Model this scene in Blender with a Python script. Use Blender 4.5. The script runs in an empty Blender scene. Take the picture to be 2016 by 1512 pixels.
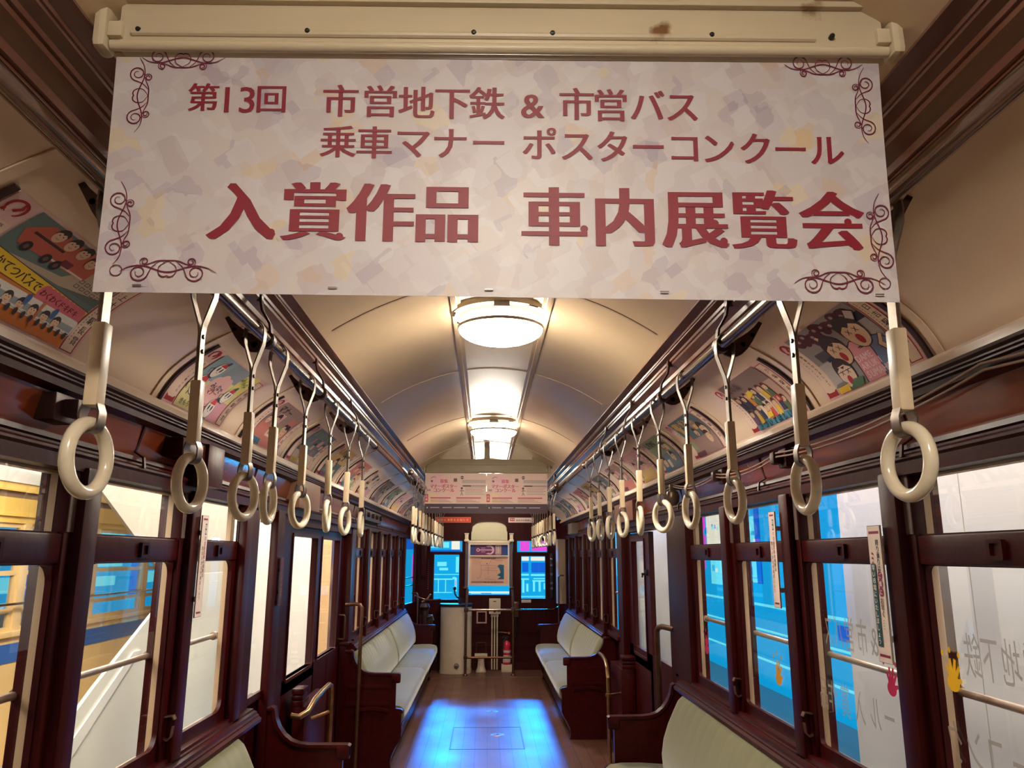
import bpy, bmesh, math, random
from mathutils import Vector, Matrix, Euler
R = math.radians
rnd = random.Random(7)
scene = bpy.context.scene
COL = scene.collection

# ------------------------------------------------------------------ camera
cam_d = bpy.data.cameras.new('camera'); cam = bpy.data.objects.new('camera', cam_d); COL.objects.link(cam)
cam_d.sensor_fit = 'HORIZONTAL'; cam_d.sensor_width = 36.0; cam_d.lens = 1514.0 / 2016.0 * 36.0
cam_d.clip_start = 0.05; cam_d.clip_end = 200
cam.matrix_world = Matrix.Translation((-0.03, 0, 1.5)) @ (Matrix.Rotation(R(-1.936), 4, 'Z') @ Matrix.Rotation(R(90 + 12.516), 4, 'X') @ Matrix.Rotation(R(0.1), 4, 'Z'))
scene.camera = cam
vs = scene.view_settings
scene.display_settings.display_device = 'sRGB'
vs.view_transform = 'Standard'; vs.look = 'None'; vs.gamma = 1.0; vs.use_curve_mapping = False
vs.exposure = 0.32
# ------------------------------------------------------------------ world and added fill lamps outside the car
w = bpy.data.worlds.new('hall_ambience'); scene.world = w; w.use_nodes = True
w.node_tree.nodes['Background'].inputs[0].default_value = (1.0, 0.88, 0.78, 1)
w.node_tree.nodes['Background'].inputs[1].default_value = 0.16

def area(name, loc, target, size, size_y, power, color):
    l = bpy.data.lights.new(name, 'AREA'); l.shape = 'RECTANGLE'; l.size = size; l.size_y = size_y
    l.energy = power; l.color = color
    o = bpy.data.objects.new(name, l); COL.objects.link(o); o.location = loc
    zax = (Vector(loc) - Vector(target)).normalized()          # the lamp's long side runs along the tram, or across it for the added blue lamps
    yax = Vector((0, 1, 0)) if size_y > size else Vector((0, 0, 1))
    yax = (yax - zax * yax.dot(zax)).normalized(); xax = yax.cross(zax)
    o.rotation_euler = Matrix((xax, yax, zax)).transposed().to_euler()
    return o
area('hall_fill_tram_side', (-1.32, 3.4, 2.7), (-2.2, 4.6, 0.7), 0.3, 5.0, 125, (1.0, 0.90, 0.76))  # unseen fill added to brighten the staircase panels
area('hall_fill_tram_roof', (-3.4, 3.5, 4.8), (-3.0, 4.4, 1.0), 2.0, 6.0, 160, (1.0, 0.90, 0.76))  # unseen fill added over the neighbouring tram
area('hall_fill_board_side', (1.34, 2.4, 3.0), (2.0, 2.6, 1.2), 0.2, 5.0, 105, (1.0, 0.92, 0.86))  # unseen fill added to whiten the boards by the lettered windows
area('hall_fill_doorway', (1.24, 6.6, 3.2), (1.42, 6.6, 1.0), 0.12, 1.6, 170, (1.0, 0.95, 0.88))  # unseen fill added between car and board to light the doorway board
area('hall_fill_door_wall', (-1.5, 7.0, 3.6), (-2.4, 7.4, 1.0), 0.4, 4.0, 210, (1.0, 0.93, 0.86))  # unseen fill added for the white wall outside the closed doors
for sx in (-1, 1): area('blue_floor_fill', (0.04 + sx * 1.15, 15.2, 2.72), (0.0, 7.0, 0.0), 1.3, 0.25, 600, (0.0, 0.19, 0.85))  # unseen blue lamps added beyond the end windows to cast the floor patch
area('blue_bench_fill', (1.78, 11.5, 1.6), (-0.75, 8.5, 0.5), 0.3, 0.3, 42, (0.0, 0.40, 0.9))  # unseen blue lamp added to tint the far bench

# ------------------------------------------------------------------ materials
def lin(c):
    return tuple(((x / 255.0) / 12.92 if x / 255.0 <= 0.04045 else ((x / 255.0 + 0.055) / 1.055) ** 2.4) for x in c)
MATS = {}
def mat(name, col, rough=0.5, metal=0.0, coat=0.0, var=0.0, vscale=(8, 8, 8), bump=0.0, bscale=40.0, emit=0.0, spec=0.5, dirt=None):
    if name in MATS: return MATS[name]
    m = bpy.data.materials.new(name); m.use_nodes = True; MATS[name] = m
    nt = m.node_tree; p = nt.nodes['Principled BSDF']; L = nt.links
    c = lin(col) + (1,)
    p.inputs['Base Color'].default_value = c; p.inputs['Roughness'].default_value = rough
    p.inputs['Metallic'].default_value = metal; p.inputs['Coat Weight'].default_value = coat
    p.inputs['Coat Roughness'].default_value = 0.12; p.inputs['Specular IOR Level'].default_value = spec
    if emit:
        if emit < 5: p.inputs['Base Color'].default_value = (0, 0, 0, 1); p.inputs['Roughness'].default_value = .8
        p.inputs['Emission Color'].default_value = c; p.inputs['Emission Strength'].default_value = emit
    if var or bump or dirt:
        tc = nt.nodes.new('ShaderNodeTexCoord'); mp = nt.nodes.new('ShaderNodeMapping'); L.new(tc.outputs['Object'], mp.inputs[0])
        mp.inputs['Scale'].default_value = vscale
        nz = nt.nodes.new('ShaderNodeTexNoise'); nz.inputs['Scale'].default_value = 1.0; nz.inputs['Detail'].default_value = 6; nz.inputs['Roughness'].default_value = 0.6
        L.new(mp.outputs[0], nz.inputs['Vector'])
        last = None
        if var:
            rp = nt.nodes.new('ShaderNodeValToRGB'); L.new(nz.outputs['Fac'], rp.inputs[0])
            rp.color_ramp.elements[0].position = 0.3; rp.color_ramp.elements[1].position = 0.7
            rp.color_ramp.elements[0].color = tuple(x * (1 - var) for x in c[:3]) + (1,)
            rp.color_ramp.elements[1].color = tuple(min(1, x * (1 + var)) for x in c[:3]) + (1,)
            last = rp.outputs[0]
        if dirt:
            n2 = nt.nodes.new('ShaderNodeTexNoise'); n2.inputs['Scale'].default_value = dirt[1]; n2.inputs['Detail'].default_value = 8
            L.new(tc.outputs['Object'], n2.inputs['Vector'])
            r2 = nt.nodes.new('ShaderNodeValToRGB'); r2.color_ramp.elements[0].position = dirt[2]; r2.color_ramp.elements[1].position = dirt[2] + 0.05
            L.new(n2.outputs['Fac'], r2.inputs[0])
            mx = nt.nodes.new('ShaderNodeMix'); mx.data_type = 'RGBA'; L.new(r2.outputs[0], mx.inputs[0])
            if last: L.new(last, mx.inputs[6])
            else: mx.inputs[6].default_value = c
            mx.inputs[7].default_value = lin(dirt[0]) + (1,); last = mx.outputs[2]
        if last: L.new(last, p.inputs['Base Color'])
        if bump:
            n3 = nt.nodes.new('ShaderNodeTexNoise'); n3.inputs['Scale'].default_value = bscale; n3.inputs['Detail'].default_value = 4
            L.new(mp.outputs[0] if bscale < 0 else tc.outputs['Object'], n3.inputs['Vector']); n3.inputs['Scale'].default_value = abs(bscale)
            b = nt.nodes.new('ShaderNodeBump'); b.inputs['Strength'].default_value = bump; b.inputs['Distance'].default_value = 0.004
            L.new(n3.outputs['Fac'], b.inputs['Height']); L.new(b.outputs[0], p.inputs['Normal'])
            if coat: L.new(b.outputs[0], p.inputs['Coat Normal'])
    return m

WOOD = mat('varnished_dark_wood', (54, 5, 6), 0.36, coat=0.0, spec=0.22, var=0.45, vscale=(30, 3, 30), bump=0.25, bscale=22)
WOODV = mat('varnished_dark_wood_upright', (50, 5, 6), 0.38, coat=0.0, spec=0.18, var=0.45, vscale=(34, 34, 3), bump=0.25, bscale=22)
BEAM = mat('brown_beam_wood', (110, 68, 52), 0.28, coat=0.2, var=0.22, vscale=(26, 2, 26), bump=0.06, bscale=18)
BOARD = mat('reddish_header_board', (122, 54, 28), 0.20, coat=0.25, var=0.3, vscale=(20, 2, 20), bump=0.2, bscale=14)
OLDW = mat('worn_grey_wood', (92, 72, 66), 0.6, var=0.5, vscale=(60, 60, 5), bump=0.4, bscale=60)
CEIL = mat('glossy_cream_ceiling_paint', (200, 174, 142), 0.22, coat=0.4, var=0.05, vscale=(2.5, 2.5, 2.5), bump=0.05, bscale=5)
COVE = mat('cream_cove_paint', (236, 210, 184), 0.35, coat=0.25, var=0.05, vscale=(3, 3, 3), bump=0.04, bscale=6)
CREAM = mat('cream_trim_paint', (226, 208, 182), 0.4, var=0.05, dirt=((150, 110, 70), 3.0, 0.72))
SEAM = mat('paint_seam', (150, 122, 100), 0.5)
HOLD = mat('cream_holder_paint', (200, 184, 156), 0.42, var=0.06, vscale=(3, 20, 20), dirt=((120, 80, 45), 7.0, 0.70), bump=0.05, bscale=12)
STEEL = mat('worn_steel', (132, 120, 110), 0.38, metal=0.9, var=0.25, vscale=(60, 60, 60))
CHROME = mat('polished_metal_pipe', (128, 108, 96), 0.2, metal=1.0, var=0.15, vscale=(40, 8, 40))
BRONZE = mat('dark_bronze', (104, 72, 54), 0.35, metal=0.75, var=0.3, vscale=(20, 20, 20))
BRASS = mat('worn_brass', (176, 140, 96), 0.28, metal=0.9, var=0.3, vscale=(20, 20, 20))
IRON = mat('dark_iron_bracket', (62, 36, 32), 0.42, metal=0.3, var=0.2)
BLACK = mat('black_paint', (20, 16, 16), 0.4)
RINGM = mat('ivory_ring_plastic', (226, 212, 186), 0.22, coat=0.4, var=0.08, vscale=(14, 14, 14))
GRIP = mat('ivory_grip_plastic', (222, 200, 166), 0.38, coat=0.15, var=0.08, vscale=(25, 25, 25), dirt=((150, 112, 74), 9.0, 0.68))
VELVET = mat('sage_green_velvet', (108, 105, 70), 0.85, var=0.10, vscale=(9, 9, 2.5), bump=0.15, bscale=300, spec=0.2)
VELVET.node_tree.nodes['Principled BSDF'].inputs['Sheen Weight'].default_value = 0.5
WHITE = mat('white_hall_paint', (226, 220, 210), 0.6, var=0.02)
OUTC = mat('cream_window_reveal', (180, 152, 122), 0.5, var=0.06)
CAB = mat('chipped_cream_enamel', (206, 186, 160), 0.38, var=0.06, dirt=((90, 60, 45), 16.0, 0.69), bump=0.05, bscale=10)
GLOBE = mat('opal_lamp_glass', (255, 243, 224), 0.3, emit=92.0)
GREENT = mat('pale_green_lamp_ring', (206, 226, 190), 0.4)
FIRE = mat('extinguisher_red', (190, 30, 60), 0.3, coat=0.4)

def ink(col):
    return mat('print_%02x%02x%02x' % col, col, 0.55)

def floor_mat():
    m = bpy.data.materials.new('worn_plank_floor'); m.use_nodes = True; nt = m.node_tree; L = nt.links; p = nt.nodes['Principled BSDF']
    tc = nt.nodes.new('ShaderNodeTexCoord'); mp = nt.nodes.new('ShaderNodeMapping'); mp.inputs['Rotation'].default_value = (0, 0, R(90))
    L.new(tc.outputs['Object'], mp.inputs[0])
    br = nt.nodes.new('ShaderNodeTexBrick'); br.inputs['Scale'].default_value = 1.0; br.inputs['Brick Width'].default_value = 1.9; br.inputs['Row Height'].default_value = 0.098
    br.inputs['Mortar Size'].default_value = 0.0022; br.inputs['Color1'].default_value = lin((118, 76, 60)) + (1,); br.inputs['Color2'].default_value = lin((104, 66, 53)) + (1,)
    br.inputs['Mortar'].default_value = lin((40, 20, 16)) + (1,); br.offset = 0.37
    L.new(mp.outputs[0], br.inputs['Vector'])
    m2 = nt.nodes.new('ShaderNodeMapping'); m2.inputs['Scale'].default_value = (40, 2, 1); L.new(tc.outputs['Object'], m2.inputs[0])
    nz = nt.nodes.new('ShaderNodeTexNoise'); nz.inputs['Detail'].default_value = 8; nz.inputs['Scale'].default_value = 1; L.new(m2.outputs[0], nz.inputs['Vector'])
    mx = nt.nodes.new('ShaderNodeMix'); mx.data_type = 'RGBA'; mx.blend_type = 'MULTIPLY'; mx.inputs[0].default_value = 0.5
    L.new(br.outputs[0], mx.inputs[6]); L.new(nz.outputs['Fac'], mx.inputs[7]); L.new(mx.outputs[2], p.inputs['Base Color'])
    n2 = nt.nodes.new('ShaderNodeTexNoise'); n2.inputs['Scale'].default_value = 3; L.new(tc.outputs['Object'], n2.inputs['Vector'])
    rr = nt.nodes.new('ShaderNodeMapRange'); rr.inputs['To Min'].default_value = 0.28; rr.inputs['To Max'].default_value = 0.5; L.new(n2.outputs['Fac'], rr.inputs[0]); L.new(rr.outputs[0], p.inputs['Roughness'])
    b = nt.nodes.new('ShaderNodeBump'); b.inputs['Strength'].default_value = 0.3; b.inputs['Distance'].default_value = 0.003; L.new(br.outputs['Fac'], b.inputs['Height']); b.invert = True
    L.new(b.outputs[0], p.inputs['Normal'])
    return m
FLOOR = floor_mat()

def glass_mat(name, tint=(1, 1, 1), rough=0.0, base=0.02):
    m = bpy.data.materials.new(name); m.use_nodes = True; nt = m.node_tree; nt.nodes.clear(); L = nt.links
    o = nt.nodes.new('ShaderNodeOutputMaterial'); t = nt.nodes.new('ShaderNodeBsdfTransparent'); t.inputs[0].default_value = tint + (1,)
    g = nt.nodes.new('ShaderNodeBsdfGlossy'); g.inputs['Roughness'].default_value = rough
    f = nt.nodes.new('ShaderNodeLayerWeight'); f.inputs[0].default_value = 0.25
    r = nt.nodes.new('ShaderNodeMapRange'); r.inputs['To Min'].default_value = base; r.inputs['To Max'].default_value = 0.22; L.new(f.outputs['Fresnel'], r.inputs[0])
    x = nt.nodes.new('ShaderNodeMixShader'); L.new(r.outputs[0], x.inputs[0]); L.new(t.outputs[0], x.inputs[1]); L.new(g.outputs[0], x.inputs[2]); L.new(x.outputs[0], o.inputs[0])
    return m
GLASS = glass_mat('old_window_glass', (0.97, 0.98, 0.98))

def banner_mat():
    m = bpy.data.materials.new('pastel_patch_paper'); m.use_nodes = True; nt = m.node_tree; L = nt.links; p = nt.nodes['Principled BSDF']
    tc = nt.nodes.new('ShaderNodeTexCoord'); outs = []
    cols = [[(0.0, (196, 185, 189)), (0.30, (208, 200, 202)), (0.62, (204, 192, 193)), (0.80, (190, 174, 179)), (0.92, (214, 192, 151)), (0.97, (178, 165, 179))],
            [(0.0, (212, 206, 209)), (0.4, (204, 195, 197)), (0.7, (208, 196, 192)), (0.86, (180, 168, 182)), (0.95, (212, 186, 161))]]
    for k, (sc, rot, cl) in enumerate(((24, 0.5, cols[0]), (34, -0.9, cols[1]))):
        nz = nt.nodes.new('ShaderNodeTexNoise'); nz.inputs['Scale'].default_value = 6; L.new(tc.outputs['Object'], nz.inputs['Vector'])
        mp = nt.nodes.new('ShaderNodeMapping'); mp.inputs['Rotation'].default_value = (0, rot, 0); mp.inputs['Scale'].default_value = (1, 0.0, 1); mp.inputs['Location'].default_value = (k * 3.1, 0, 0)
        L.new(tc.outputs['Object'], mp.inputs[0])
        v = nt.nodes.new('ShaderNodeTexVoronoi'); v.distance = 'CHEBYCHEV'; v.inputs['Scale'].default_value = sc; v.inputs['Randomness'].default_value = 1.0
        L.new(mp.outputs[0], v.inputs['Vector'])
        sp = nt.nodes.new('ShaderNodeSeparateColor'); L.new(v.outputs['Color'], sp.inputs[0])
        rp = nt.nodes.new('ShaderNodeValToRGB'); rp.color_ramp.interpolation = 'CONSTANT'
        while len(rp.color_ramp.elements) < len(cl): rp.color_ramp.elements.new(0.5)
        for e, (pos, c) in zip(rp.color_ramp.elements, cl): e.position = pos; e.color = lin(c) + (1,)
        L.new(sp.outputs[0], rp.inputs[0]); outs.append(rp.outputs[0])
    mx = nt.nodes.new('ShaderNodeMix'); mx.data_type = 'RGBA'; mx.inputs[0].default_value = 0.5; L.new(outs[0], mx.inputs[6]); L.new(outs[1], mx.inputs[7])
    L.new(mx.outputs[2], p.inputs['Base Color']); p.inputs['Roughness'].default_value = 0.42
    tr = nt.nodes.new('ShaderNodeBsdfTranslucent'); L.new(mx.outputs[2], tr.inputs[0])
    ms = nt.nodes.new('ShaderNodeMixShader'); ms.inputs[0].default_value = 0.22; L.new(p.outputs[0], ms.inputs[1]); L.new(tr.outputs[0], ms.inputs[2])
    L.new(ms.outputs[0], nt.nodes['Material Output'].inputs[0])
    return m
PATCH = banner_mat()
def frosted(name, col, clear):
    m = bpy.data.materials.new(name); m.use_nodes = True; nt = m.node_tree; p = nt.nodes['Principled BSDF']; p.inputs['Base Color'].default_value = lin(col) + (1,); p.inputs['Roughness'].default_value = .6
    t = nt.nodes.new('ShaderNodeBsdfTransparent'); x = nt.nodes.new('ShaderNodeMixShader'); x.inputs[0].default_value = clear
    nt.links.new(p.outputs[0], x.inputs[1]); nt.links.new(t.outputs[0], x.inputs[2]); nt.links.new(x.outputs[0], nt.nodes['Material Output'].inputs[0]); return m
FROST = frosted('frosted_vinyl', (150, 138, 128), .34)

# ------------------------------------------------------------------ mesh helpers
WLOC = {}
def wl(o): return WLOC.get(o.name, Vector((0, 0, 0))) if o else Vector((0, 0, 0))
def props(o, label=None, cat=None, group=None, kind=None):
    if label: o['label'] = label
    if cat: o['category'] = cat
    if group: o['group'] = group
    if kind: o['kind'] = kind
    return o
def empty(name, loc, label=None, cat=None, group=None, kind=None):
    o = bpy.data.objects.new(name, None); o.empty_display_size = 0.05; COL.objects.link(o); o.location = loc
    WLOC[o.name] = Vector(loc); return props(o, label, cat, group, kind)
class MB:
    def __init__(s): s.v = []; s.f = []; s.m = []
    def add(s, vs, fs, mi=0):
        n = len(s.v); s.v += [tuple(v) for v in vs]; s.f += [tuple(i + n for i in f) for f in fs]; s.m += [mi] * len(fs); return s
    def box(s, x0, x1, y0, y1, z0, z1, mi=0, bev=0.0, M=None):
        if x0 > x1: x0, x1 = x1, x0
        if y0 > y1: y0, y1 = y1, y0
        if z0 > z1: z0, z1 = z1, z0
        if bev <= 0:
            V = [(x, y, z) for z in (z0, z1) for y in (y0, y1) for x in (x0, x1)]
            F = [(0, 2, 3, 1), (4, 5, 7, 6), (0, 1, 5, 4), (2, 6, 7, 3), (0, 4, 6, 2), (1, 3, 7, 5)]
        else:
            bm = bmesh.new(); bmesh.ops.create_cube(bm, size=1)
            for v in bm.verts: v.co = Vector((x0 + (v.co.x + .5) * (x1 - x0), y0 + (v.co.y + .5) * (y1 - y0), z0 + (v.co.z + .5) * (z1 - z0)))
            bev = min(bev, .45 * min(x1 - x0, y1 - y0, z1 - z0))
            bmesh.ops.bevel(bm, geom=bm.edges[:], offset=bev, segments=2, profile=0.6, affect='EDGES')
            bm.verts.index_update(); V = [tuple(v.co) for v in bm.verts]; F = [tuple(v.index for v in f.verts) for f in bm.faces]; bm.free()
        if M is not None: V = [tuple(M @ Vector(v)) for v in V]
        return s.add(V, F, mi)
    def tube(s, pts, r, n=10, mi=0, closed=False):
        pts = [Vector(p) for p in pts]; N = len(pts); rs = r if isinstance(r, (list, tuple)) else [r] * N
        t0 = (pts[1] - pts[0]).normalized(); up = Vector((0, 0, 1)) if abs(t0.z) < .9 else Vector((1, 0, 0))
        u = t0.cross(up).normalized(); V = []; 
        for i, p in enumerate(pts):
            a = pts[(i - 1) % N] if (closed or i > 0) else p; b = pts[(i + 1) % N] if (closed or i < N - 1) else p
            t = (b - a).normalized(); u = (u - t * u.dot(t)).normalized(); wv = t.cross(u)
            for k in range(n):
                an = 2 * math.pi * k / n; V.append(p + (u * math.cos(an) + wv * math.sin(an)) * rs[i])
        F = []
        for i in range(N if closed else N - 1):
            j = (i + 1) % N
            for k in range(n): F.append((i * n + k, i * n + (k + 1) % n, j * n + (k + 1) % n, j * n + k))
        if not closed: F += [tuple(range(n - 1, -1, -1)), tuple((N - 1) * n + k for k in range(n))]
        return s.add(V, F, mi)
    def bar(s, pts, side, wd, th, mi=0):
        pts = [Vector(p) for p in pts]; side = Vector(side).normalized(); V = []; N = len(pts)
        for i, p in enumerate(pts):
            t = (pts[min(i + 1, N - 1)] - pts[max(i - 1, 0)]).normalized(); nn = t.cross(side).normalized()
            for a, b in ((-1, -1), (1, -1), (1, 1), (-1, 1)): V.append(p + side * (a * wd / 2) + nn * (b * th / 2))
        F = [(0, 1, 2, 3), tuple((N - 1) * 4 + k for k in (3, 2, 1, 0))]
        for i in range(N - 1):
            for k in range(4): F.append((i * 4 + k, i * 4 + (k + 1) % 4, i * 4 + 4 + (k + 1) % 4, i * 4 + 4 + k))
        return s.add(V, F, mi)
    def cyl(s, p0, p1, r, n=16, mi=0, r1=None): return s.tube([p0, p1], [r, r if r1 is None else r1], n, mi)
    def lathe(s, prof, org, n=32, mi=0, axis='z'):
        V = []; F = []; o = Vector(org)
        for (r, h) in prof:
            for k in range(n):
                a = 2 * math.pi * k / n; c, d = r * math.cos(a), r * math.sin(a)
                V.append(o + (Vector((c, d, h)) if axis == 'z' else Vector((c, h, d)) if axis == 'y' else Vector((h, c, d))))
        for i in range(len(prof) - 1):
            for k in range(n): F.append((i * n + k, i * n + (k + 1) % n, (i + 1) * n + (k + 1) % n, (i + 1) * n + k))
        F += [tuple(range(n)), tuple((len(prof) - 1) * n + k for k in range(n))]
        return s.add(V, F, mi)
    def prism(s, poly, fn, d0, d1, mi=0):
        n = len(poly); V = [fn(a, b, d0) for a, b in poly] + [fn(a, b, d1) for a, b in poly]
        F = [tuple(range(n - 1, -1, -1)), tuple(range(n, 2 * n))] + [(i, (i + 1) % n, n + (i + 1) % n, n + i) for i in range(n)]
        return s.add(V, F, mi)
    def ring(s, outer, inner, fn, d0, d1, mi=0):
        n = len(outer); V = [fn(a, b, d) for d in (d0, d1) for L_ in (outer, inner) for a, b in L_]; F = []
        for i in range(n):
            j = (i + 1) % n
            F += [(i, j, n + j, n + i), (2 * n + j, 2 * n + i, 3 * n + i, 3 * n + j), (i, 2 * n + i, 2 * n + j, j), (n + j, 3 * n + j, 3 * n + i, n + i)]
        return s.add(V, F, mi)
    def strip_y(s, poly, ys, mi=0, side=1):
        V = [(side * x, y, z) for y in ys for x, z in poly]; n = len(poly)
        F = [(j * n + i, j * n + i + 1, (j + 1) * n + i + 1, (j + 1) * n + i) for j in range(len(ys) - 1) for i in range(n - 1)]
        return s.add(V, F, mi)
    def build(s, name, mats, parent=None, smooth=35, label=None, cat=None, group=None, kind=None, normals=True):
        if not isinstance(mats, (list, tuple)): mats = [mats]
        if parent is not None: base = wl(parent)
        else:
            xs, ys, zs = zip(*s.v); base = Vector(((min(xs) + max(xs)) / 2, (min(ys) + max(ys)) / 2, min(zs)))
        me = bpy.data.meshes.new(name); me.from_pydata([tuple(Vector(v) - base) for v in s.v], [], s.f)
        for m in mats: me.materials.append(m)
        me.polygons.foreach_set('material_index', s.m)
        if normals:
            bm = bmesh.new(); bm.from_mesh(me); bmesh.ops.recalc_face_normals(bm, faces=bm.faces[:]); bm.to_mesh(me); bm.free()
        if smooth: me.polygons.foreach_set('use_smooth', [True] * len(me.polygons)); me.set_sharp_from_angle(angle=R(smooth))
        o = bpy.data.objects.new(name, me); COL.objects.link(o)
        if parent is not None: o.parent = parent
        else: o.location = base
        WLOC[o.name] = base
        return props(o, label, cat, group, kind)
def dup(root, loc, label=None):
    r = root.copy(); COL.objects.link(r); r.location = loc; WLOC[r.name] = Vector(loc)
    if label: r['label'] = label
    for ch in list(root.children):
        c = ch.copy(); COL.objects.link(c); c.parent = r
        for g in list(ch.children):
            d = g.copy(); COL.objects.link(d); d.parent = c
    return r
def rrect(x0, x1, z0, z1, r, n=5):
    P = []
    for cx, cz, a0 in ((x1 - r, z1 - r, 0), (x0 + r, z1 - r, 90), (x0 + r, z0 + r, 180), (x1 - r, z0 + r, 270)):
        for k in range(n + 1): a = R(a0 + 90 * k / n); P.append((cx + r * math.cos(a), cz + r * math.sin(a)))
    return P
def outer_of(inner, x0, x1, z0, z1, r, ix):
    a0, a1, b0, b1 = ix; P = []
    for (x, z) in inner:   # push each point of the rounded opening to the straight outline
        fx = 0 if a0 + r < x < a1 - r else (1 if x >= a1 - r else -1); fz = 0 if b0 + r < z < b1 - r else (1 if z >= b1 - r else -1)
        P.append((x1 if fx > 0 else x0 if fx < 0 else x, z1 if fz > 0 else z0 if fz < 0 else z))
    return P
GC = {}
def glyph(ch):
    if ch not in GC:
        c = bpy.data.curves.new('t', 'FONT'); c.body = ch; c.resolution_u = 3; c.fill_mode = 'FRONT'
        o = bpy.data.objects.new('t', c); COL.objects.link(o); bpy.context.view_layer.update()
        dg = bpy.context.evaluated_depsgraph_get(); e = o.evaluated_get(dg); m = e.to_mesh()
        V = [(v.co.x, v.co.y) for v in m.vertices]; F = [tuple(p.vertices) for p in m.polygons]; e.to_mesh_clear()
        bpy.data.objects.remove(o); bpy.data.curves.remove(c)
        if V:
            x0 = min(a for a, b in V); x1 = max(a for a, b in V); V = [(a - (x0 + x1) / 2, b - 0.38) for a, b in V]
        GC[ch] = (V, F)
    return GC[ch]
class Art:
    """flat printed artwork in its own 2D frame; every shape carries a colour and lies a hair above the one before"""
    def __init__(s, asp=1.0): s.sh = []; s.k = 1; s.asp = asp; s.fine = False
    def poly(s, pts, col): s.sh.append((list(pts), [tuple(range(len(pts)))], col, s.k)); s.k += 1
    def rect(s, x0, x1, y0, y1, col): s.poly([(x0, y0), (x1, y0), (x1, y1), (x0, y1)], col)
    def frame(s, x0, x1, y0, y1, w_, col):
        V = [(x0, y0), (x1, y0), (x1, y1), (x0, y1), (x0 + w_, y0 + w_), (x1 - w_, y0 + w_), (x1 - w_, y1 - w_), (x0 + w_, y1 - w_)]
        s.sh.append((V, [(i, (i + 1) % 4, 4 + (i + 1) % 4, 4 + i) for i in range(4)], col, s.k)); s.k += 1
    def disc(s, cx, cy, rx, col, ry=None, n=20, rot=0.0):
        ry = (ry or rx) * s.asp; c, d = math.cos(rot), math.sin(rot); P = []
        for k in range(n):
            a = 2 * math.pi * k / n; x, y = rx * math.cos(a), ry * math.sin(a); P.append((cx + x * c - y * d, cy + x * d + y * c))
        s.poly(P, col)
    def line(s, pts, w_, col):
        V = []; N = len(pts)
        for i, (x, y) in enumerate(pts):
            a = pts[max(i - 1, 0)]; b = pts[min(i + 1, N - 1)]; dx, dy = b[0] - a[0], b[1] - a[1]; l = math.hypot(dx, dy) or 1
            wi = w_[i] if isinstance(w_, (list, tuple)) else w_
            V += [(x - dy / l * wi / 2, y + dx / l * wi / 2), (x + dy / l * wi / 2, y - dx / l * wi / 2)]
        s.sh.append((V, [(2 * i, 2 * i + 1, 2 * i + 3, 2 * i + 2) for i in range(N - 1)], col, s.k)); s.k += 1
    def text(s, ch, cx, cy, size, col, bold=0.0, sx=1.0, rot=0.0):
        V, F = glyph(ch)
        if not V: return
        c, d = math.cos(rot), math.sin(rot)
        n = math.ceil(bold / .006) if s.fine else 1
        for i, o in enumerate([0] if not bold else [bold * (k - n) / n for k in range(2 * n + 1)]):   # heavier upright strokes
            s.sh.append(([(cx + ((x * sx + o) * c - y * d) * size, cy + ((x * sx + o) * d + y * c) * size * s.asp) for x, y in V], F, col, s.k + (i if s.fine else .3 * i)))
        s.k += 1
    def words(s, t, x, y, dx, dy, size, col, bold=0.0, sx=1.0, rot=0.0):
        for i, ch in enumerate(t):
            if ch != ' ': s.text(ch, x + dx * i, y + dy * i, size, col, bold, sx, rot)
    def add_to(s, mb, cols, fn, lift=0.0006, cuts=None, clip=None):
        """fn(a, b, offset) maps the flat art onto its surface"""
        bm = bmesh.new()
        for V, F, col, k in s.sh:
            if col not in cols: cols.append(col)
            mi = cols.index(col); vv = [bm.verts.new((a, b, k * lift)) for a, b in V]
            for f in F:
                try: bm.faces.new([vv[i] for i in f]).material_index = mi
                except ValueError: pass
        if cuts:
            bmesh.ops.triangulate(bm, faces=[f for f in bm.faces if len(f.verts) > 4])
            for c in cuts: bmesh.ops.bisect_plane(bm, geom=bm.verts[:] + bm.edges[:] + bm.faces[:], plane_co=(0, c, 0), plane_no=(0, 1, 0))
        if clip:
            for co, no in (((clip[0], 0, 0), (-1, 0, 0)), ((clip[1], 0, 0), (1, 0, 0)), ((0, clip[2], 0), (0, -1, 0)), ((0, clip[3], 0), (0, 1, 0))):
                bmesh.ops.bisect_plane(bm, geom=bm.verts[:] + bm.edges[:] + bm.faces[:], plane_co=co, plane_no=no, clear_outer=True)
        bm.verts.index_update(); base = len(mb.v)
        mb.v += [tuple(fn(v.co.x, v.co.y, v.co.z)) for v in bm.verts]
        for f in bm.faces: mb.f.append(tuple(base + v.index for v in f.verts)); mb.m.append(f.material_index)
        bm.free()
def art_mats(cols): return [c if isinstance(c, bpy.types.Material) else ink(c) for c in cols]
def spline(P, n=8):
    P = [Vector((p[0], p[1], 0)) for p in P]; out = []
    for i in range(len(P) - 1):
        a = P[max(i - 1, 0)]; b = P[i]; c = P[i + 1]; d = P[min(i + 2, len(P) - 1)]
        for k in range(n):
            t = k / n; q = 0.5 * ((2 * b) + (c - a) * t + (2 * a - 5 * b + 4 * c - d) * t * t + (3 * b - a - 3 * c + d) * t ** 3); out.append((q.x, q.y))
    out.append((P[-1].x, P[-1].y)); return out

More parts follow.
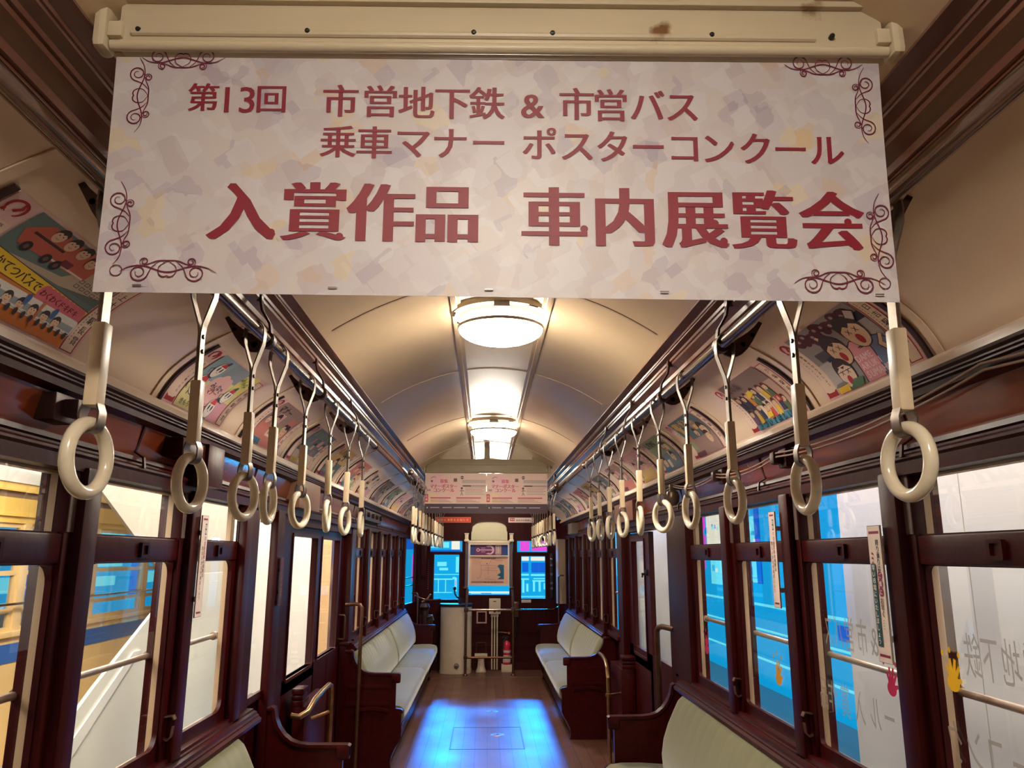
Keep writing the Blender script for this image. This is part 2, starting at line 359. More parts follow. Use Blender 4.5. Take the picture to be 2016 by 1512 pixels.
# ------------------------------------------------------------------ dimensions
Y0, Y1 = -1.3, 10.85
YB = 9.9                                     # where the side walls start to taper to the end platform
LEFT_P = [-0.16, 0.56, 1.28, 2.0, 2.72, 3.33]
RIGHT_P = [-0.16, 0.56, 1.28, 2.0, 2.72, 3.44, 4.16]
LEFT_FAR = [6.22, 6.7, 7.45, 8.2, 8.95, 9.75]
RIGHT_FAR = [6.38, 6.97, 7.65, 8.33, 9.05, 9.75]
SILL, HEAD = 0.86, 1.70

# ================================================================== setting
mb = MB(); mb.box(-1.12, 1.12, Y0, Y1 + .1, -0.06, 0.0); mb.build('floor', FLOOR, kind='structure', smooth=0)

# ceiling arch
def arch_z(x): return 2.222 + 0.233 * (1 - (x / 0.64) ** 2)
mb = MB(); xs = [-0.604 + 1.208 * i / 40 for i in range(41)]
mb.strip_y([(x, arch_z(x)) for x in xs], [Y0, Y1 + .1])
mb.strip_y([(x, arch_z(x) + .03) for x in xs], [Y0, Y1 + .1])
mb.build('ceiling', CEIL, kind='structure', normals=False)
n_ = 1
for yy in [-0.8, 1.9, 2.62, 3.93, 5.30, 6.6, 7.9, 9.2]:
    mb = MB(); mb.bar([(x, yy, arch_z(x) - .001) for x in xs[1:-1]], (0, 1, 0), 0.012, 0.003)
    mb.build('trim_%d' % n_, SEAM if yy == 2.62 else CEIL, kind='structure'); n_ += 1
for xx in (-0.158, 0.205):
    mb = MB(); z = arch_z(xx)
    mb.box(xx - .012, xx + .012, Y0, Y1, z - .012, z + .002, bev=.003); mb.box(xx - .026, xx + .026, Y0, Y1, z - .004, z + .002)
    mb.build('trim_%d' % n_, CEIL, kind='structure'); n_ += 1
# longitudinal beams with their mouldings, cove, ledge
BEAMP = [(.655, 2.268), (.602, 2.246), (.598, 2.236), (.628, 2.231), (.630, 2.225), (.634, 2.225), (.636, 2.221), (.656, 2.216), (.658, 2.208), (.664, 2.208), (.666, 2.199), (.694, 2.187),
         (.697, 2.174), (.706, 2.174)] + [(.722 + .018 * math.cos(R(a)), 2.171 + .018 * math.sin(R(a))) for a in (160, 190, 220, 250, 280, 310, 340)] + [(.742, 2.171), (.745, 2.21)]
CV = spline([(1.0, 1.945), (.979, 1.985), (.953, 2.022), (.919, 2.055), (.881, 2.085), (.842, 2.110), (.79, 2.138), (.735, 2.165)], 6)
CD = [0.0]
for p_, q_ in zip(CV[:-1], CV[1:]): CD.append(CD[-1] + math.hypot(q_[0] - p_[0], q_[1] - p_[1]))
def cove_pt(t):
    d = max(0, min(1, t)) * CD[-1]; i = 0
    while i < len(CV) - 2 and CD[i + 1] < d: i += 1
    k = (d - CD[i]) / (CD[i + 1] - CD[i]); return (CV[i][0] + k * (CV[i + 1][0] - CV[i][0]), CV[i][1] + k * (CV[i + 1][1] - CV[i][1]))
def cove_in(t, o):                                # a point lifted off the cove into the car
    t = max(0, min(1, t)); a, b = cove_pt(t - .04), cove_pt(t + .04); dx, dz = b[0] - a[0], b[1] - a[1]; l = math.hypot(dx, dz); p = cove_pt(t); return (p[0] - dz / l * o, p[1] + dx / l * o)
COVEP = [(.735, 2.172)] + [cove_pt(1 - i / 24) for i in range(25)]
LEDGE_C = [(1.0, 1.945), (.992, 1.945), (.990, 1.938), (.985, 1.936), (.985, 1.918), (.992, 1.916)]
LEDGE_W = [(.992, 1.918), (.978, 1.916), (.976, 1.908), (.984, 1.903), (.984, 1.899), (.990, 1.896), (.990, 1.892), (.998, 1.888), (1.0, 1.872), (1.012, 1.868), (1.03, 1.865)]
BOARDP = [(1.03, 1.866), (1.045, 1.80), (1.055, 1.775)]
RAILP = [(1.055, 1.776), (1.035, 1.774), (1.033, 1.762), (1.040, 1.758), (1.040, 1.752), (1.028, 1.750), (1.022, 1.744), (1.022, 1.738), (1.030, 1.732), (1.032, 1.70), (1.09, 1.698)]
for sd, nm in ((-1, 'left'), (1, 'right')):
    ys = [Y0, 2.2, 4.4, 6.6, 8.8, Y1]
    mb = MB(); mb.strip_y(BEAMP, ys, side=sd); mb.build('trim_%d' % n_, BEAM, kind='structure', smooth=25, normals=False); n_ += 1
    mb = MB(); mb.strip_y(COVEP, ys, side=sd); mb.strip_y([(.735, 2.172), (.745, 2.168), (.748, 2.158), (.760, 2.160)], ys, side=sd); mb.strip_y(LEDGE_C, ys, side=sd)
    mb.build('ceiling_cove', COVE, kind='structure', normals=False, smooth=25)
    mb = MB(); mb.strip_y(LEDGE_W, ys, side=sd); mb.strip_y(RAILP, ys, side=sd); mb.build('trim_%d' % n_, WOOD, kind='structure', smooth=25, normals=False); n_ += 1
    mb = MB(); mb.strip_y(BOARDP, ys, side=sd, mi=1)
    mb.box(sd * 1.10, sd * 1.13, Y0, YB, 0, SILL - .02)                         # wainscot below the sill
    mb.box(sd * 1.09, sd * 1.14, Y0, YB, HEAD, 1.95)
    P = LEFT_P if sd < 0 else RIGHT_P
    mb.box(sd * 1.075, sd * 1.13, Y0, P[0], 0, HEAD + .01)
    if sd < 0:
        mb.box(-1.025, -1.062, 3.80, 3.93, 0, HEAD + .01, bev=.006); mb.box(-1.05, -1.13, 6.08, 6.26, 0, HEAD + .01, bev=.006)
        mb.box(-1.045, -1.066, 3.29, 3.56, 0, HEAD, bev=.006); mb.box(-1.02, -1.06, 3.29, 3.37, 0, HEAD, bev=.006)
        mb.box(-1.06, -1.15, 3.93, 6.1, 1.655, HEAD + .02)
        mb.box(-1.08, -1.13, 3.5, 3.9, 0, .86)
    else:
        mb.box(1.03, 1.13, 4.13, 4.56, 0, HEAD + .01, bev=.006); mb.box(1.05, 1.13, 6.22, 6.44, 0, HEAD + .01, bev=.006)
        mb.box(1.06, 1.15, 4.56, 6.22, 1.668, HEAD + .02)
    mb.build('wall_%s' % nm, [WOODV, BOARD], kind='structure', smooth=25)
# panel joints on the header board are short upright battens
for sd, yl in ((-1, [2.26, 3.4, 6.0, 7.2, 8.4]), (1, [1.9, 2.94, 4.2, 6.3, 7.4, 8.5])):
    for y in yl:
        mb = MB(); mb.bar([(sd * 1.018, y, 1.742), (sd * 1.022, y, 1.772), (sd * 1.05, y, 1.79), (sd * 1.028, y, 1.865)], (0, 1, 0), .012, .006)
        mb.build('trim_%d' % n_, WOOD, kind='structure'); n_ += 1

# ---- windows
win_n = 1
LATCH = None
def window(sd, p0, p1, lower_r=0.035, bar=True, lettering=None):
    global win_n
    y0, y1 = p0 + .05, p1 - .05
    e = empty('window_%d' % win_n, (sd * 1.09, (p0 + p1) / 2, SILL), kind='structure'); win_n += 1
    fx = lambda a, b, d: (sd * d, a, b)
    ix = (y0 + .03, y1 - .03, SILL + .045, 1.475); inn = rrect(*ix, lower_r); out = outer_of(inn, y0 - .02, y1 + .02, SILL, 1.552, lower_r, ix)
    mb = MB(); mb.ring(out, inn, fx, 1.058, 1.074); mb.build('lower_sash', WOODV, e, smooth=25)
    m2 = MB(); m2.box(sd * 1.050, sd * 1.062, y0, y1, 1.478, 1.548, bev=.004)
    tr = m2.build('transom', WOOD, e, smooth=25)
    yc = (y0 + y1) / 2 + (.02 if sd < 0 else -.02)
    m3 = MB(); m3.ring(rrect(yc - .026, yc + .026, 1.49, 1.534, .005, 2), rrect(yc - .015, yc + .015, 1.499, 1.525, .003, 2), fx, 1.040, 1.051); m3.box(sd * 1.046, sd * 1.051, yc - .02, yc + .02, 1.495, 1.53)
    m3.build('sash_latch', WOODV, tr, smooth=25)
    mb = MB(); mb.box(sd * 1.065, sd * 1.068, ix[0] - .008, ix[1] + .008, ix[2] - .008, ix[3] + .008); pane = mb.build('lower_pane', GLASS, e, smooth=0)
    if lettering: lettering(pane)
    mb = MB(); mb.box(sd * 1.070, sd * 1.073, y0, y1, 1.545, HEAD); mb.build('upper_pane', GLASS, e, smooth=0)
    mb = MB(); mb.box(sd * 1.076, sd * 1.094, y1 - .026, y1 + .02, SILL - .03, HEAD + .01); mb.box(sd * 1.076, sd * 1.094, y0 - .02, y0 + .012, SILL - .03, HEAD + .01)
    mb.box(sd * 1.076, sd * 1.100, y0 - .02, y1 + .02, HEAD - .008, HEAD + .012); mb.box(sd * 1.10, sd * 1.14, y0 - .02, y1 + .02, SILL - .06, SILL + .01)
    mb.build('outer_reveal', OUTC, e, smooth=25)
    mb = MB(); mb.box(sd * 1.03, sd * 1.10, y0 - .03, y1 + .03, SILL - .03, SILL + .004, bev=.004); mb.build('window_sill', WOOD, e, smooth=25)
    if bar:
        mb = MB(); mb.cyl((sd * 1.115, y0 - .01, 1.18), (sd * 1.115, y1 + .01, 1.18), .0095, 12)
        for yy in (y0 + .006, y1 - .006): mb.cyl((sd * 1.115, yy - .012, 1.18), (sd * 1.115, yy + .012, 1.18), .016, 12)
        mb.build('guard_bar', mat('guard_bar_metal', (176, 152, 136), .34, metal=.55, var=.2, vscale=(40, 6, 40)), e)
    return e
def window_post(sd, p, hook=True):
    far = p > 5
    mb = MB(); mb.box(sd * 1.045, sd * 1.12, p - .075, p + .075, SILL - .02, HEAD + .012, bev=.006)
    mb.box(sd * (1.006 if far else 1.02), sd * 1.06, p - .040, p + .040, SILL - .02, HEAD + .012, bev=.008)
    mb.box(sd * 1.042, sd * 1.06, p - .07, p + .07, 1.552, HEAD, mi=1)
    o = mb.build('window_post', [WOODV, OLDW], kind='structure', smooth=25)
    if hook:
        h = MB(); y = p - .058; z = .985; sd0 = sd; sd = sd * 1.028 * (1 if not far else .99)
        h.box(sd * 1.018, sd * 1.022, y - .014, y + .014, z - .062, z + .014, bev=.001)
        h.bar([(sd * 1.020, y, z + .008), (sd * .992, y, z + .012), (sd * .986, y, z)], (0, 1, 0), .022, .004)
        h.bar([(sd * 1.020, y, z - .055), (sd * 1.004, y, z - .062), (sd * .993, y, z - .05), (sd * .990, y, z - .02)], (0, 1, 0), .012, .005)
        h.build('sash_hook', BRONZE, o); sd = sd0
    return o
def letter_a(pane):
    a = Art(); g = FROST
    for ch, y in zip('市営地下鉄', (1.555, 1.625, 1.695, 1.765, 1.83)): a.text(ch, y, 1.281, .105, g, sx=.62)
    for ch, y in zip('ーコンク', (1.705, 1.785, 1.862, 1.936)): a.text(ch, y, 1.08, .105, g, sx=.64)
    mb = MB(); cols = []; a.add_to(mb, cols, lambda p, q, d: (1.0635 - d * .1, p * .972, q)); mb.build('window_lettering', art_mats(cols), pane, smooth=0, label='grey mirrored vinyl lettering', normals=False)
    hand(pane, 1.917, 1.224, (246, 190, 20), .07)
def letter_b(pane):
    a = Art(); g = FROST
    for ch, y in zip('&市営バス', (2.292, 2.364, 2.447, 2.522, 2.592)): a.text(ch, y, 1.268, .11, g, sx=.64)
    for ch, y in zip('ール入賞作品', (2.245, 2.298, 2.433, 2.526, 2.605, 2.672)[:1] + (2.325, 2.42, 2.512, 2.60, 2.668)): a.text(ch, y, 1.07, .105, g, sx=.64)
    mb = MB(); cols = []; a.add_to(mb, cols, lambda p, q, d: (1.0635 - d * .1, p * .972, q)); mb.build('window_lettering', art_mats(cols), pane, smooth=0, label='grey mirrored vinyl lettering', normals=False)
    hand(pane, 2.215, 1.165, (206, 30, 90), .07)
def hand(pane, y, z, col, s):
    a = Art(); a.disc(y, z - .2 * s, .36 * s, col, .28 * s)
    for an, ln in ((62, .62), (84, .78), (106, .80), (128, .70), (166, .52)):
        c, d = math.cos(R(an)), math.sin(R(an)); a.line([(y + c * .22 * s, z - .2 * s + d * .2 * s), (y + c * ln * s, z - .2 * s + d * ln * s)], [.19 * s, .13 * s], col)
    for an in (60, 88, 118): c, d = math.cos(R(an)), math.sin(R(an)); a.disc(y + c * .98 * s, z - .2 * s + d * 1.05 * s, .07 * s, col, .10 * s)
    mb = MB(); cols = []; a.add_to(mb, cols, lambda p, q, d: (1.0635 - d * .1, p * .972, q)); mb.build('hand_decal', art_mats(cols), pane, smooth=0, label='painted hand shaped window decal', normals=False)
for i in range(len(LEFT_P) - 1): window(-1, LEFT_P[i], LEFT_P[i + 1], .045)
for i in range(len(RIGHT_P) - 1):
    window(1, RIGHT_P[i], RIGHT_P[i + 1], .02, lettering={2: letter_a, 3: letter_b, 4: lambda p: hand(p, 3.074, 1.069, (214, 150, 30), .085), 5: lambda p: hand(p, 4.05, 1.066, (190, 24, 80), .085)}.get(i))
for i in range(len(LEFT_FAR) - 1): window(-1, LEFT_FAR[i], LEFT_FAR[i + 1], .03)
for i in range(len(RIGHT_FAR) - 1): window(1, RIGHT_FAR[i], RIGHT_FAR[i + 1], .03)
for sd, L_ in ((-1, LEFT_P[:-1] + LEFT_FAR[1:]), (1, RIGHT_P[:-1] + RIGHT_FAR[1:])):
    for p in L_: window_post(sd, p)
# narrow pocket window between the two pillars of the tram side
e = empty('window_%d' % win_n, (-1.06, 3.695, .86), kind='structure'); win_n += 1
mb = MB(); mb.ring([(3.54, .86), (3.84, .86), (3.84, HEAD), (3.54, HEAD)], [(3.56, .89), (3.815, .89), (3.815, 1.66), (3.56, 1.66)], lambda a, b, d: (-d, a, b), 1.05, 1.064); mb.build('window_frame', WOODV, e, smooth=25)
mb = MB(); mb.box(-1.058, -1.061, 3.565, 3.825, .88, 1.67); mb.build('window_pane', GLASS, e, smooth=0)
# ---- sliding doors
door_n = 1
def door_leaf(sd, y0, y1, gy0, gy1, gz0, gz1, x=1.10, z1=1.66):
    global door_n
    e = empty('door_%d' % door_n, (sd * (x + .02), (y0 + y1) / 2, 0), kind='structure'); door_n += 1
    inn = rrect(gy0, gy1, gz0, gz1, .012, 3); out = outer_of(inn, y0, y1, .03, z1, .012, (gy0, gy1, gz0, gz1))
    mb = MB(); mb.ring(out, inn, lambda a, b, d: (sd * d, a, b), x, x + .035)
    mb.box(sd * (x - .006), sd * x, y0 + .05, y1 - .05, .1, gz0 - .07, bev=.004)
    mb.build('door_frame', WOODV, e, smooth=25)
    mb = MB(); mb.box(sd * (x + .016), sd * (x + .019), gy0 - .006, gy1 + .006, gz0 - .006, gz1 + .006); mb.build('door_pane', GLASS, e, smooth=0)
    mb = MB(); mb.ring(rrect(gy0 - .018, gy1 + .018, gz0 - .018, gz1 + .018, .02, 3), rrect(gy0, gy1, gz0, gz1, .012, 3), lambda a, b, d: (sd * d, a, b), x - .008, x + .002); mb.build('pane_moulding', WOOD, e, smooth=25)
    return e
d1 = door_leaf(-1, 4.20, 5.13, 4.41, 5.04, .84, 1.60)
d2 = door_leaf(-1, 5.13, 6.09, 5.27, 5.88, .84, 1.60, x=1.115)
for d, y in ((d2, 5.98),):
    mb = MB(); mb.tube([(-1.11, y, 1.06), (-1.07, y, 1.06), (-1.065, y, 1.05), (-1.065, y, .90), (-1.07, y, .89), (-1.11, y, .89)], .008, 8); mb.build('door_handle', BRONZE, d)
mb = MB(); mb.box(-1.064, -1.074, 3.93, 4.20, 0, 1.66); mb.build('trim_%d' % n_, WOODV, kind='structure'); n_ += 1
d3 = door_leaf(1, 5.40, 6.24, 5.56, 6.02, .80, 1.60)
mb = MB(); mb.box(1.085, 1.105, 5.46, 5.50, 1.36, 1.40, bev=.004); mb.cyl((1.06, 5.48, 1.37), (1.10, 5.48, 1.37), .008, 8); mb.tube([(1.07, 5.48, 1.37), (1.07, 5.51, 1.35)], .006, 8); mb.build('door_lock', BLACK, d3)

# ---- end wall with its windows (the wall opposite the viewer)
def grid_wall(name, xs, zs, holes, y0, y1, m, kind='structure'):
    mb = MB()
    for i in range(len(xs) - 1):
        for j in range(len(zs) - 1):
            cx, cz = (xs[i] + xs[i + 1]) / 2, (zs[j] + zs[j + 1]) / 2
            if any(a < cx < b and c < cz < d for a, b, c, d in holes): continue
            mb.box(xs[i], xs[i + 1], y0, y1, zs[j], zs[j + 1])
    return mb.build(name, m, kind=kind, smooth=0)
HOL = [(-.727, -.383, .907, 1.499), (-.78, -.345, 1.54, 1.683), (-.263, .307, .967, 1.66), (.467, .799, .92, 1.48), (.411, .825, 1.536, 1.686)]
gx = sorted({-.965, .965} | {v for h in HOL for v in h[:2]}); gz = sorted({0, 2.44} | {v for h in HOL for v in h[2:]})
grid_wall('wall_front', gx, gz, HOL, Y1, Y1 + .06, WOODV)
mb = MB()
for (a, b, c, d) in HOL:
    mb.ring(rrect(a - .022, b + .022, c - .022, d + .022, .01, 2), rrect(a, b, c, d, .006, 2), lambda p, q, t: (p, t, q), Y1 - .012, Y1 + .002)
mb.box(-.94, 1.0, Y1 - .012, Y1, .30, .315); mb.box(-.94, .96, Y1 - .02, Y1, 0.0, .10)
mb.build('trim_%d' % n_, WOOD, kind='structure', smooth=25); n_ += 1
for (a, b, c, d) in HOL:
    e = empty('window_%d' % win_n, ((a + b) / 2, Y1 + .03, c), kind='structure'); win_n += 1
    mb = MB(); mb.box(a, b, Y1 + .028, Y1 + .032, c, d); mb.build('window_pane', GLASS, e, smooth=0)
# tapering platform sides
for sd, nm in ((-1, 'left'), (1, 'right')):
    e = empty('window_%d' % win_n, (sd * 1.0, 10.35, 0), kind='structure'); win_n += 1
    A = Vector((sd * 1.09, YB, 0)); B = Vector((sd * .95, Y1, 0)); U = (B - A); Lw = U.length; U.normalize(); N = Vector((U.y, -U.x, 0)) * (-sd)   # N points into the car
    fn = lambda a, b, d: tuple(A + U * a + Vector((0, 0, b)) - N * d * -1)
    mb = MB()
    mb.prism([(0, 0), (Lw, 0), (Lw, .88), (0, .88)], fn, -.04, 0); mb.prism([(0, HEAD), (Lw, HEAD), (Lw, 1.97), (0, 1.97)], fn, -.04, 0)
    for a, b in (((0, .04), (Lw - .10, Lw)) if sd < 0 else ((0, .10), (.40, .60), (Lw - .12, Lw))): mb.prism([(a, .88), (b, .88), (b, HEAD), (a, HEAD)], fn, -.04, .0)
    mb.build('platform_frame', WOODV, e, smooth=25)
    mb = MB(); mb.prism([(.1, .88), (Lw - .12, .88), (Lw - .12, HEAD), (.1, HEAD)], fn, -.022, -.018); mb.build('window_pane', GLASS, e, smooth=0)
    if sd > 0:
        mb = MB(); mb.prism([(.44, .88), (.56, .88), (.56, HEAD), (.44, HEAD)], fn, -.02, .10); mb.build('cream_upright', OUTC, e, smooth=25)
    else:
        mb = MB()
        for zz in (1.10, 1.2): mb.tube([fn(.12, zz, -.03), fn(Lw - .14, zz, -.03)], .007, 8)
        mb.build('guard_bar', CHROME, e)
grid_wall('wall_back', [-1.12, 1.12], [0, 2.44], [], Y0 - .06, Y0, WOODV)

# ================================================================== things inside the car
# ---- floor hatch and metal floor covers
a = Art()
mb = MB()
for x0, x1, y0_, y1_ in ((-.30, .30, 6.55, 6.56), (-.30, .30, 7.34, 7.35), (-.30, -.29, 6.55, 7.35), (.29, .30, 6.55, 7.35)): mb.box(x0, x1, y0_, y1_, 0, .0015)
mb.build('floor_hatch', mat('hatch_gap', (60, 34, 28), .5), label='rectangular floor hatch outlined in the planks of the aisle', cat='hatch')
for x, y, lb in ((.09, 7.05, 'oval metal lifting plate set in the floor hatch'), (.05, 8.05, 'round metal floor cover between hatch and pipe rail'), (-.07, 9.75, 'round metal floor cover just before the pipe rail')):
    mb = MB(); mb.lathe([(.0, .003), (.03, .004), (.055, .003), (.06, 0)], (x, y, 0.0), 24); mb.lathe([(.012, .004), (.012, .007), (.0, .007)], (x, y, 0), 12)
    mb.build('floor_cover', STEEL, label=lb, cat='floor cover')
mb = MB(); mb.box(-.95, .95, 10.22, 10.25, 0, .004); mb.build('threshold_strip', STEEL, label='thin metal strip across the floor in front of the platform', cat='threshold strip')

# ---- benches
def bench(sd, y0, y1, label, seams, group, back=None):
    e = empty('bench', (sd * .85, (y0 + y1) / 2, 0), label, 'bench', group)
    fx = lambda a, b, d: (sd * a, d, b)
    # seat cushion
    prof = [(1.0, .33), (.62, .30), (.600, .34), (.598, .385), (.607, .412), (.63, .428), (.70, .436), (.80, .436), (.90, .430), (1.0, .42)]
    cuts = [y0 + .05] + [s for s in seams] + [y1 - .05]
    for a, b in zip(cuts[:-1], cuts[1:]):
        bb = min(b, back) if back else b
        mb = MB(); ns = 14; V = []; n = len(prof)
        for k in range(ns + 1):
            t = k / ns; yy = a + .003 + (b - a - .006) * t; ed = min(t, 1 - t) * (b - a); sh = .012 * max(0, 1 - ed / .03)
            V += [(sd * (px + (sh if px < .7 else 0)), yy, pz - (sh if pz > .4 else 0)) for px, pz in prof]
        F = [(k * n + i, k * n + (i + 1) % n, (k + 1) * n + (i + 1) % n, (k + 1) * n + i) for k in range(ns) for i in range(n)] + [tuple(range(n)), tuple(ns * n + i for i in range(n))]
        mb.add(V, F); mb.build('seat_cushion', VELVET, e, smooth=50)
        # back cushion, bulging and gathered along the top
        bp = [(1.02, .43), (.90, .425), (.872, .46), (.868, .52), (.880, .59), (.905, .66), (.938, .73), (.962, .775), (.985, .795), (1.03, .80)]
        mb = MB(); ns = max(40, int((b - a) * 60)); V = []; n = len(bp)
        for k in range(ns + 1):
            t = k / ns; yy = a + .003 + (bb - a - .006) * t; ed = min(t, 1 - t) * (bb - a); sh = .03 * max(0, 1 - ed / .07) ** 2
            pl = (.001 if back else .004) * math.sin(yy * 2 * math.pi / .26 + .7 * math.sin(yy * 5)) ** 10
            V += [(sd * (px + (sh if px < .99 else 0) + (pl if 6 <= i <= 8 else 0)), yy, pz - (sh * .8 if pz > .7 else 0) - (pl * .8 if i >= 7 and i < 9 else 0)) for i, (px, pz) in enumerate(bp)]
        F = [(k * n + i, k * n + (i + 1) % n, (k + 1) * n + (i + 1) % n, (k + 1) * n + i) for k in range(ns) for i in range(n)] + [tuple(range(n)), tuple(ns * n + i for i in range(n))]
        mb.add(V, F); mb.build('back_cushion', VELVET, e, smooth=60)
    # top rail
    mb = MB(); rp = [(1.095, .795), (1.0, .795), (.985, .80), (.983, .815), (.995, .822), (.995, .828), (1.002, .832), (1.005, .842), (1.02, .846), (1.02, .852), (1.095, .855)]
    mb.prism(rp, fx, y0 + (.10 if y0 > 1 else .02), min(back + .24, y1 - .12) if back else y1 - .10); mb.build('top_rail', WOOD, e, smooth=25)
    mb = MB(); mb.box(sd * .70, sd * .72, y0 + .04, y1 - .04, .05, .31); mb.box(sd * .62, sd * 1.06, y0 + .03, y1 - .03, .285, .305); mb.build('kick_board', WOOD, e, smooth=25)
    # carved end panels with armrests
    arm = [(1.095, .865), (1.060, .868), (1.045, .862), (1.040, .845), (1.046, .825), (1.046, .808), (1.026, .806), (1.012, .812), (.998, .806), (.994, .790), (.990, .765), (.972, .725), (.945, .690), (.912, .665), (.875, .652), (.830, .647), (.650, .645), (.642, .640), (.642, .588), (.650, .583), (.672, .583)]
    low = [(.672, .42), (.668, .410), (.628, .404), (.618, .396), (.616, .378), (.626, .370), (.626, .32), (.622, .26), (.624, .215), (.640, .18), (.668, .14), (.690, .09), (.698, .045), (.690, .0), (.745, .0), (1.095, 0)]
    for yy, s in ((y0, 1), (y1, -1)):
        mb = MB(); mb.prism(arm + low, fx, yy, yy + s * .032)
        # thick armrest cap following the top line, and the lower moulding
        cap = [(sd * x, yy + s * .016, z) for x, z in arm[7:18]]
        mb.bar([(p[0], p[1], p[2] - .002) for p in cap], (0, 1, 0), .052, .014)
        mb.box(sd * .642, sd * .70, yy - .012 * s, yy + .044 * s, .592, .646, bev=.006)
        mb.box(sd * 1.03, sd * 1.095, yy - .012 * s, yy + .044 * s, .846, .868, bev=.004); mb.box(sd * 1.0, sd * 1.05, yy - .012 * s, yy + .044 * s, .795, .812, bev=.004)
        mb.bar([(sd * (.72 + .24 * t), yy - s * .006, .392 + .018 * math.sin(math.pi * t)) for t in [i / 8 for i in range(9)]], (0, 1, 0), .016, .022)
        mb.ring([(.70, .43), (1.04, .43), (1.04, .57), (.70, .57)], [(.72, .45), (1.02, .45), (1.02, .55), (.72, .55)], fx, yy - s * .005, yy)
        mb.build('end_panel', WOOD, e, smooth=25)
    return e
bench(-1, .1, 3.85, 'sage green velvet bench with dark carved armrest below windows facing the cream tram', [2.0], 'benches along the walls', 3.33)
bench(1, .1, 4.45, 'olive velvet bench with dark carved armrest below the lettered windows', [2.3], 'benches along the walls', 4.22)
bench(-1, 5.98, 10.02, 'pale velvet bench beyond the closed doors with sunken seam in its back', [8.0], 'benches along the walls')
bench(1, 6.86, 10.05, 'pale velvet bench beyond the open doorway beside the curved brass rail', [8.45], 'benches along the walls')

# ---- grab rails with hangers
def grab_rail(sd, x, y0, y1, ys, label, plates):
    e = empty('grab_rail', (sd * x, (y0 + y1) / 2, 2.08), label, 'grab rail', 'grab rails under the ceiling')
    mb = MB(); mb.cyl((sd * x, y0, 2.08), (sd * x, y1, 2.08), .0165, 16)
    for yy in (y0, y1): mb.lathe([(.0, -.012), (.018, -.01), (.022, 0), (.018, .01), (0, .012)], (sd * x, yy, 2.08), 16, axis='y')
    mb.build('pipe', CHROME, e)
    for i, y in enumerate(ys):
        b = MB(); bx = x + .03
        b.bar([(sd * (bx - .004), y, 2.205), (sd * (bx - .012), y, 2.165), (sd * (x - .006), y, 2.125), (sd * (x - .010), y, 2.098)], (0, 1, 0), .024, .006)
        b.lathe([(.0, -.012), (.014, -.01), (.016, 0), (.014, .01), (0, .012)], (sd * bx, y, 2.208), 12, axis='x')
        b.lathe([(.0165, -.016), (.023, -.014), (.024, 0), (.023, .014), (.0165, .016)], (sd * x, y, 2.08), 16, axis='y')
        o = b.build('rail_hanger', IRON, e)
        if plates:
            c = MB(); P = [(0, -.01)] + [(t * .13, -.012 - .030 * math.sin(math.pi * min(1, t * 1.05)) + .085 * t * t) for t in [k / 8 for k in range(1, 9)]] + [(.13, .09)] + [(t * .13, .012 + .075 * t * t) for t in [k / 6 for k in range(5, -1, -1)]]
            c.prism(P, lambda a, b_, d: (sd * (x + a), y + d, 2.08 + b_), .018, .026)
            for a_, b_, r_ in ((.04, -.008, .009), (.07, .008, .007), (.098, .036, .006)): c.lathe([(r_, .0165), (r_, .0275), (0, .0275)], (sd * (x + a_), y, 2.08 + b_), 12, mi=1, axis='y'); c.lathe([(0, .0165), (r_, .0165)], (sd * (x + a_), y, 2.08 + b_), 12, mi=1, axis='y')
            c.build('bracket_plate', [IRON, STEEL], o)
    return e
HY = [-.16, .56, 1.28, 2.08, 2.80, 3.56]
grab_rail(-1, .640, -.3, 4.2, HY, 'long metal strap rail running over the green bench on the cream tram side', True)
grab_rail(1, .632, -.3, 5.1, HY + [4.34], 'long metal strap rail running over the olive bench on the lettered window side', True)
grab_rail(-1, .575, 5.6, 10.3, [6.32, 7.4, 8.66, 9.82], 'shorter metal strap rail past the closed doors, above the seamed bench', True)
grab_rail(1, .575, 6.6, 10.3, [7.06, 8.08, 9.16], 'shorter metal strap rail past the open doorway, above the bench by the brass rail', True)

# ---- hanging straps
def strap_proto():
    e = empty('hanging_strap', (0, 0, 0))
    h = MB(); path = [(-.0019, 0, -.232), (-.0019, 0, -.122), (-.0045, 0, -.102), (-.0235, 0, -.042), (-.0255, 0, -.018), (-.0235, 0, .002), (-.012, 0, .0185), (0, 0, .0205)]
    path += [(-x, y, z) for x, y, z in path[-2::-1]]
    h.bar(path, (0, 1, 0), .025, .0032)
    hg = h.build('hanger', STEEL, e, smooth=30)
    s_ = MB()
    for z in (-.128, -.160):
        s_.lathe([(0, -.0068), (.004, -.0068), (.0052, -.0048), (.0052, .0048), (.004, .0068), (0, .0068)], (0, 0, z), 10, axis='x')
    s_.build('screw_pair', BLACK, hg)
    g = MB(); g.box(-.0108, .0108, -.0140, .0140, -.358, -.224, bev=.0035); g.build('grip', GRIP, e, smooth=30)
    c = MB(); n = 14
    c.bar([(-.0125 * .8, 0, -.354), (-.015, 0, -.368)] + [(-.0145 * math.cos(R(a)), 0, -.3835 - .0145 * math.sin(R(a))) for a in range(0, 181, 20)] + [(.015, 0, -.368), (.0125 * .8, 0, -.354)], (0, 1, 0), .022, .003)
    c.build('clasp', STEEL, e, smooth=40)
    r = MB(); r.tube([(0, .0525 * math.sin(2 * math.pi * k / 40), .0525 * math.cos(2 * math.pi * k / 40)) for k in range(40)], .0108, 14, closed=True)
    o = r.build('ring', RINGM, e, smooth=60); o.location = (0, 0, -.4375)
    return e
proto = strap_proto()
ORD = ['first', 'second', 'third', 'fourth', 'fifth', 'sixth', 'seventh', 'eighth', 'ninth', 'tenth', 'eleventh', 'twelfth']
first = True
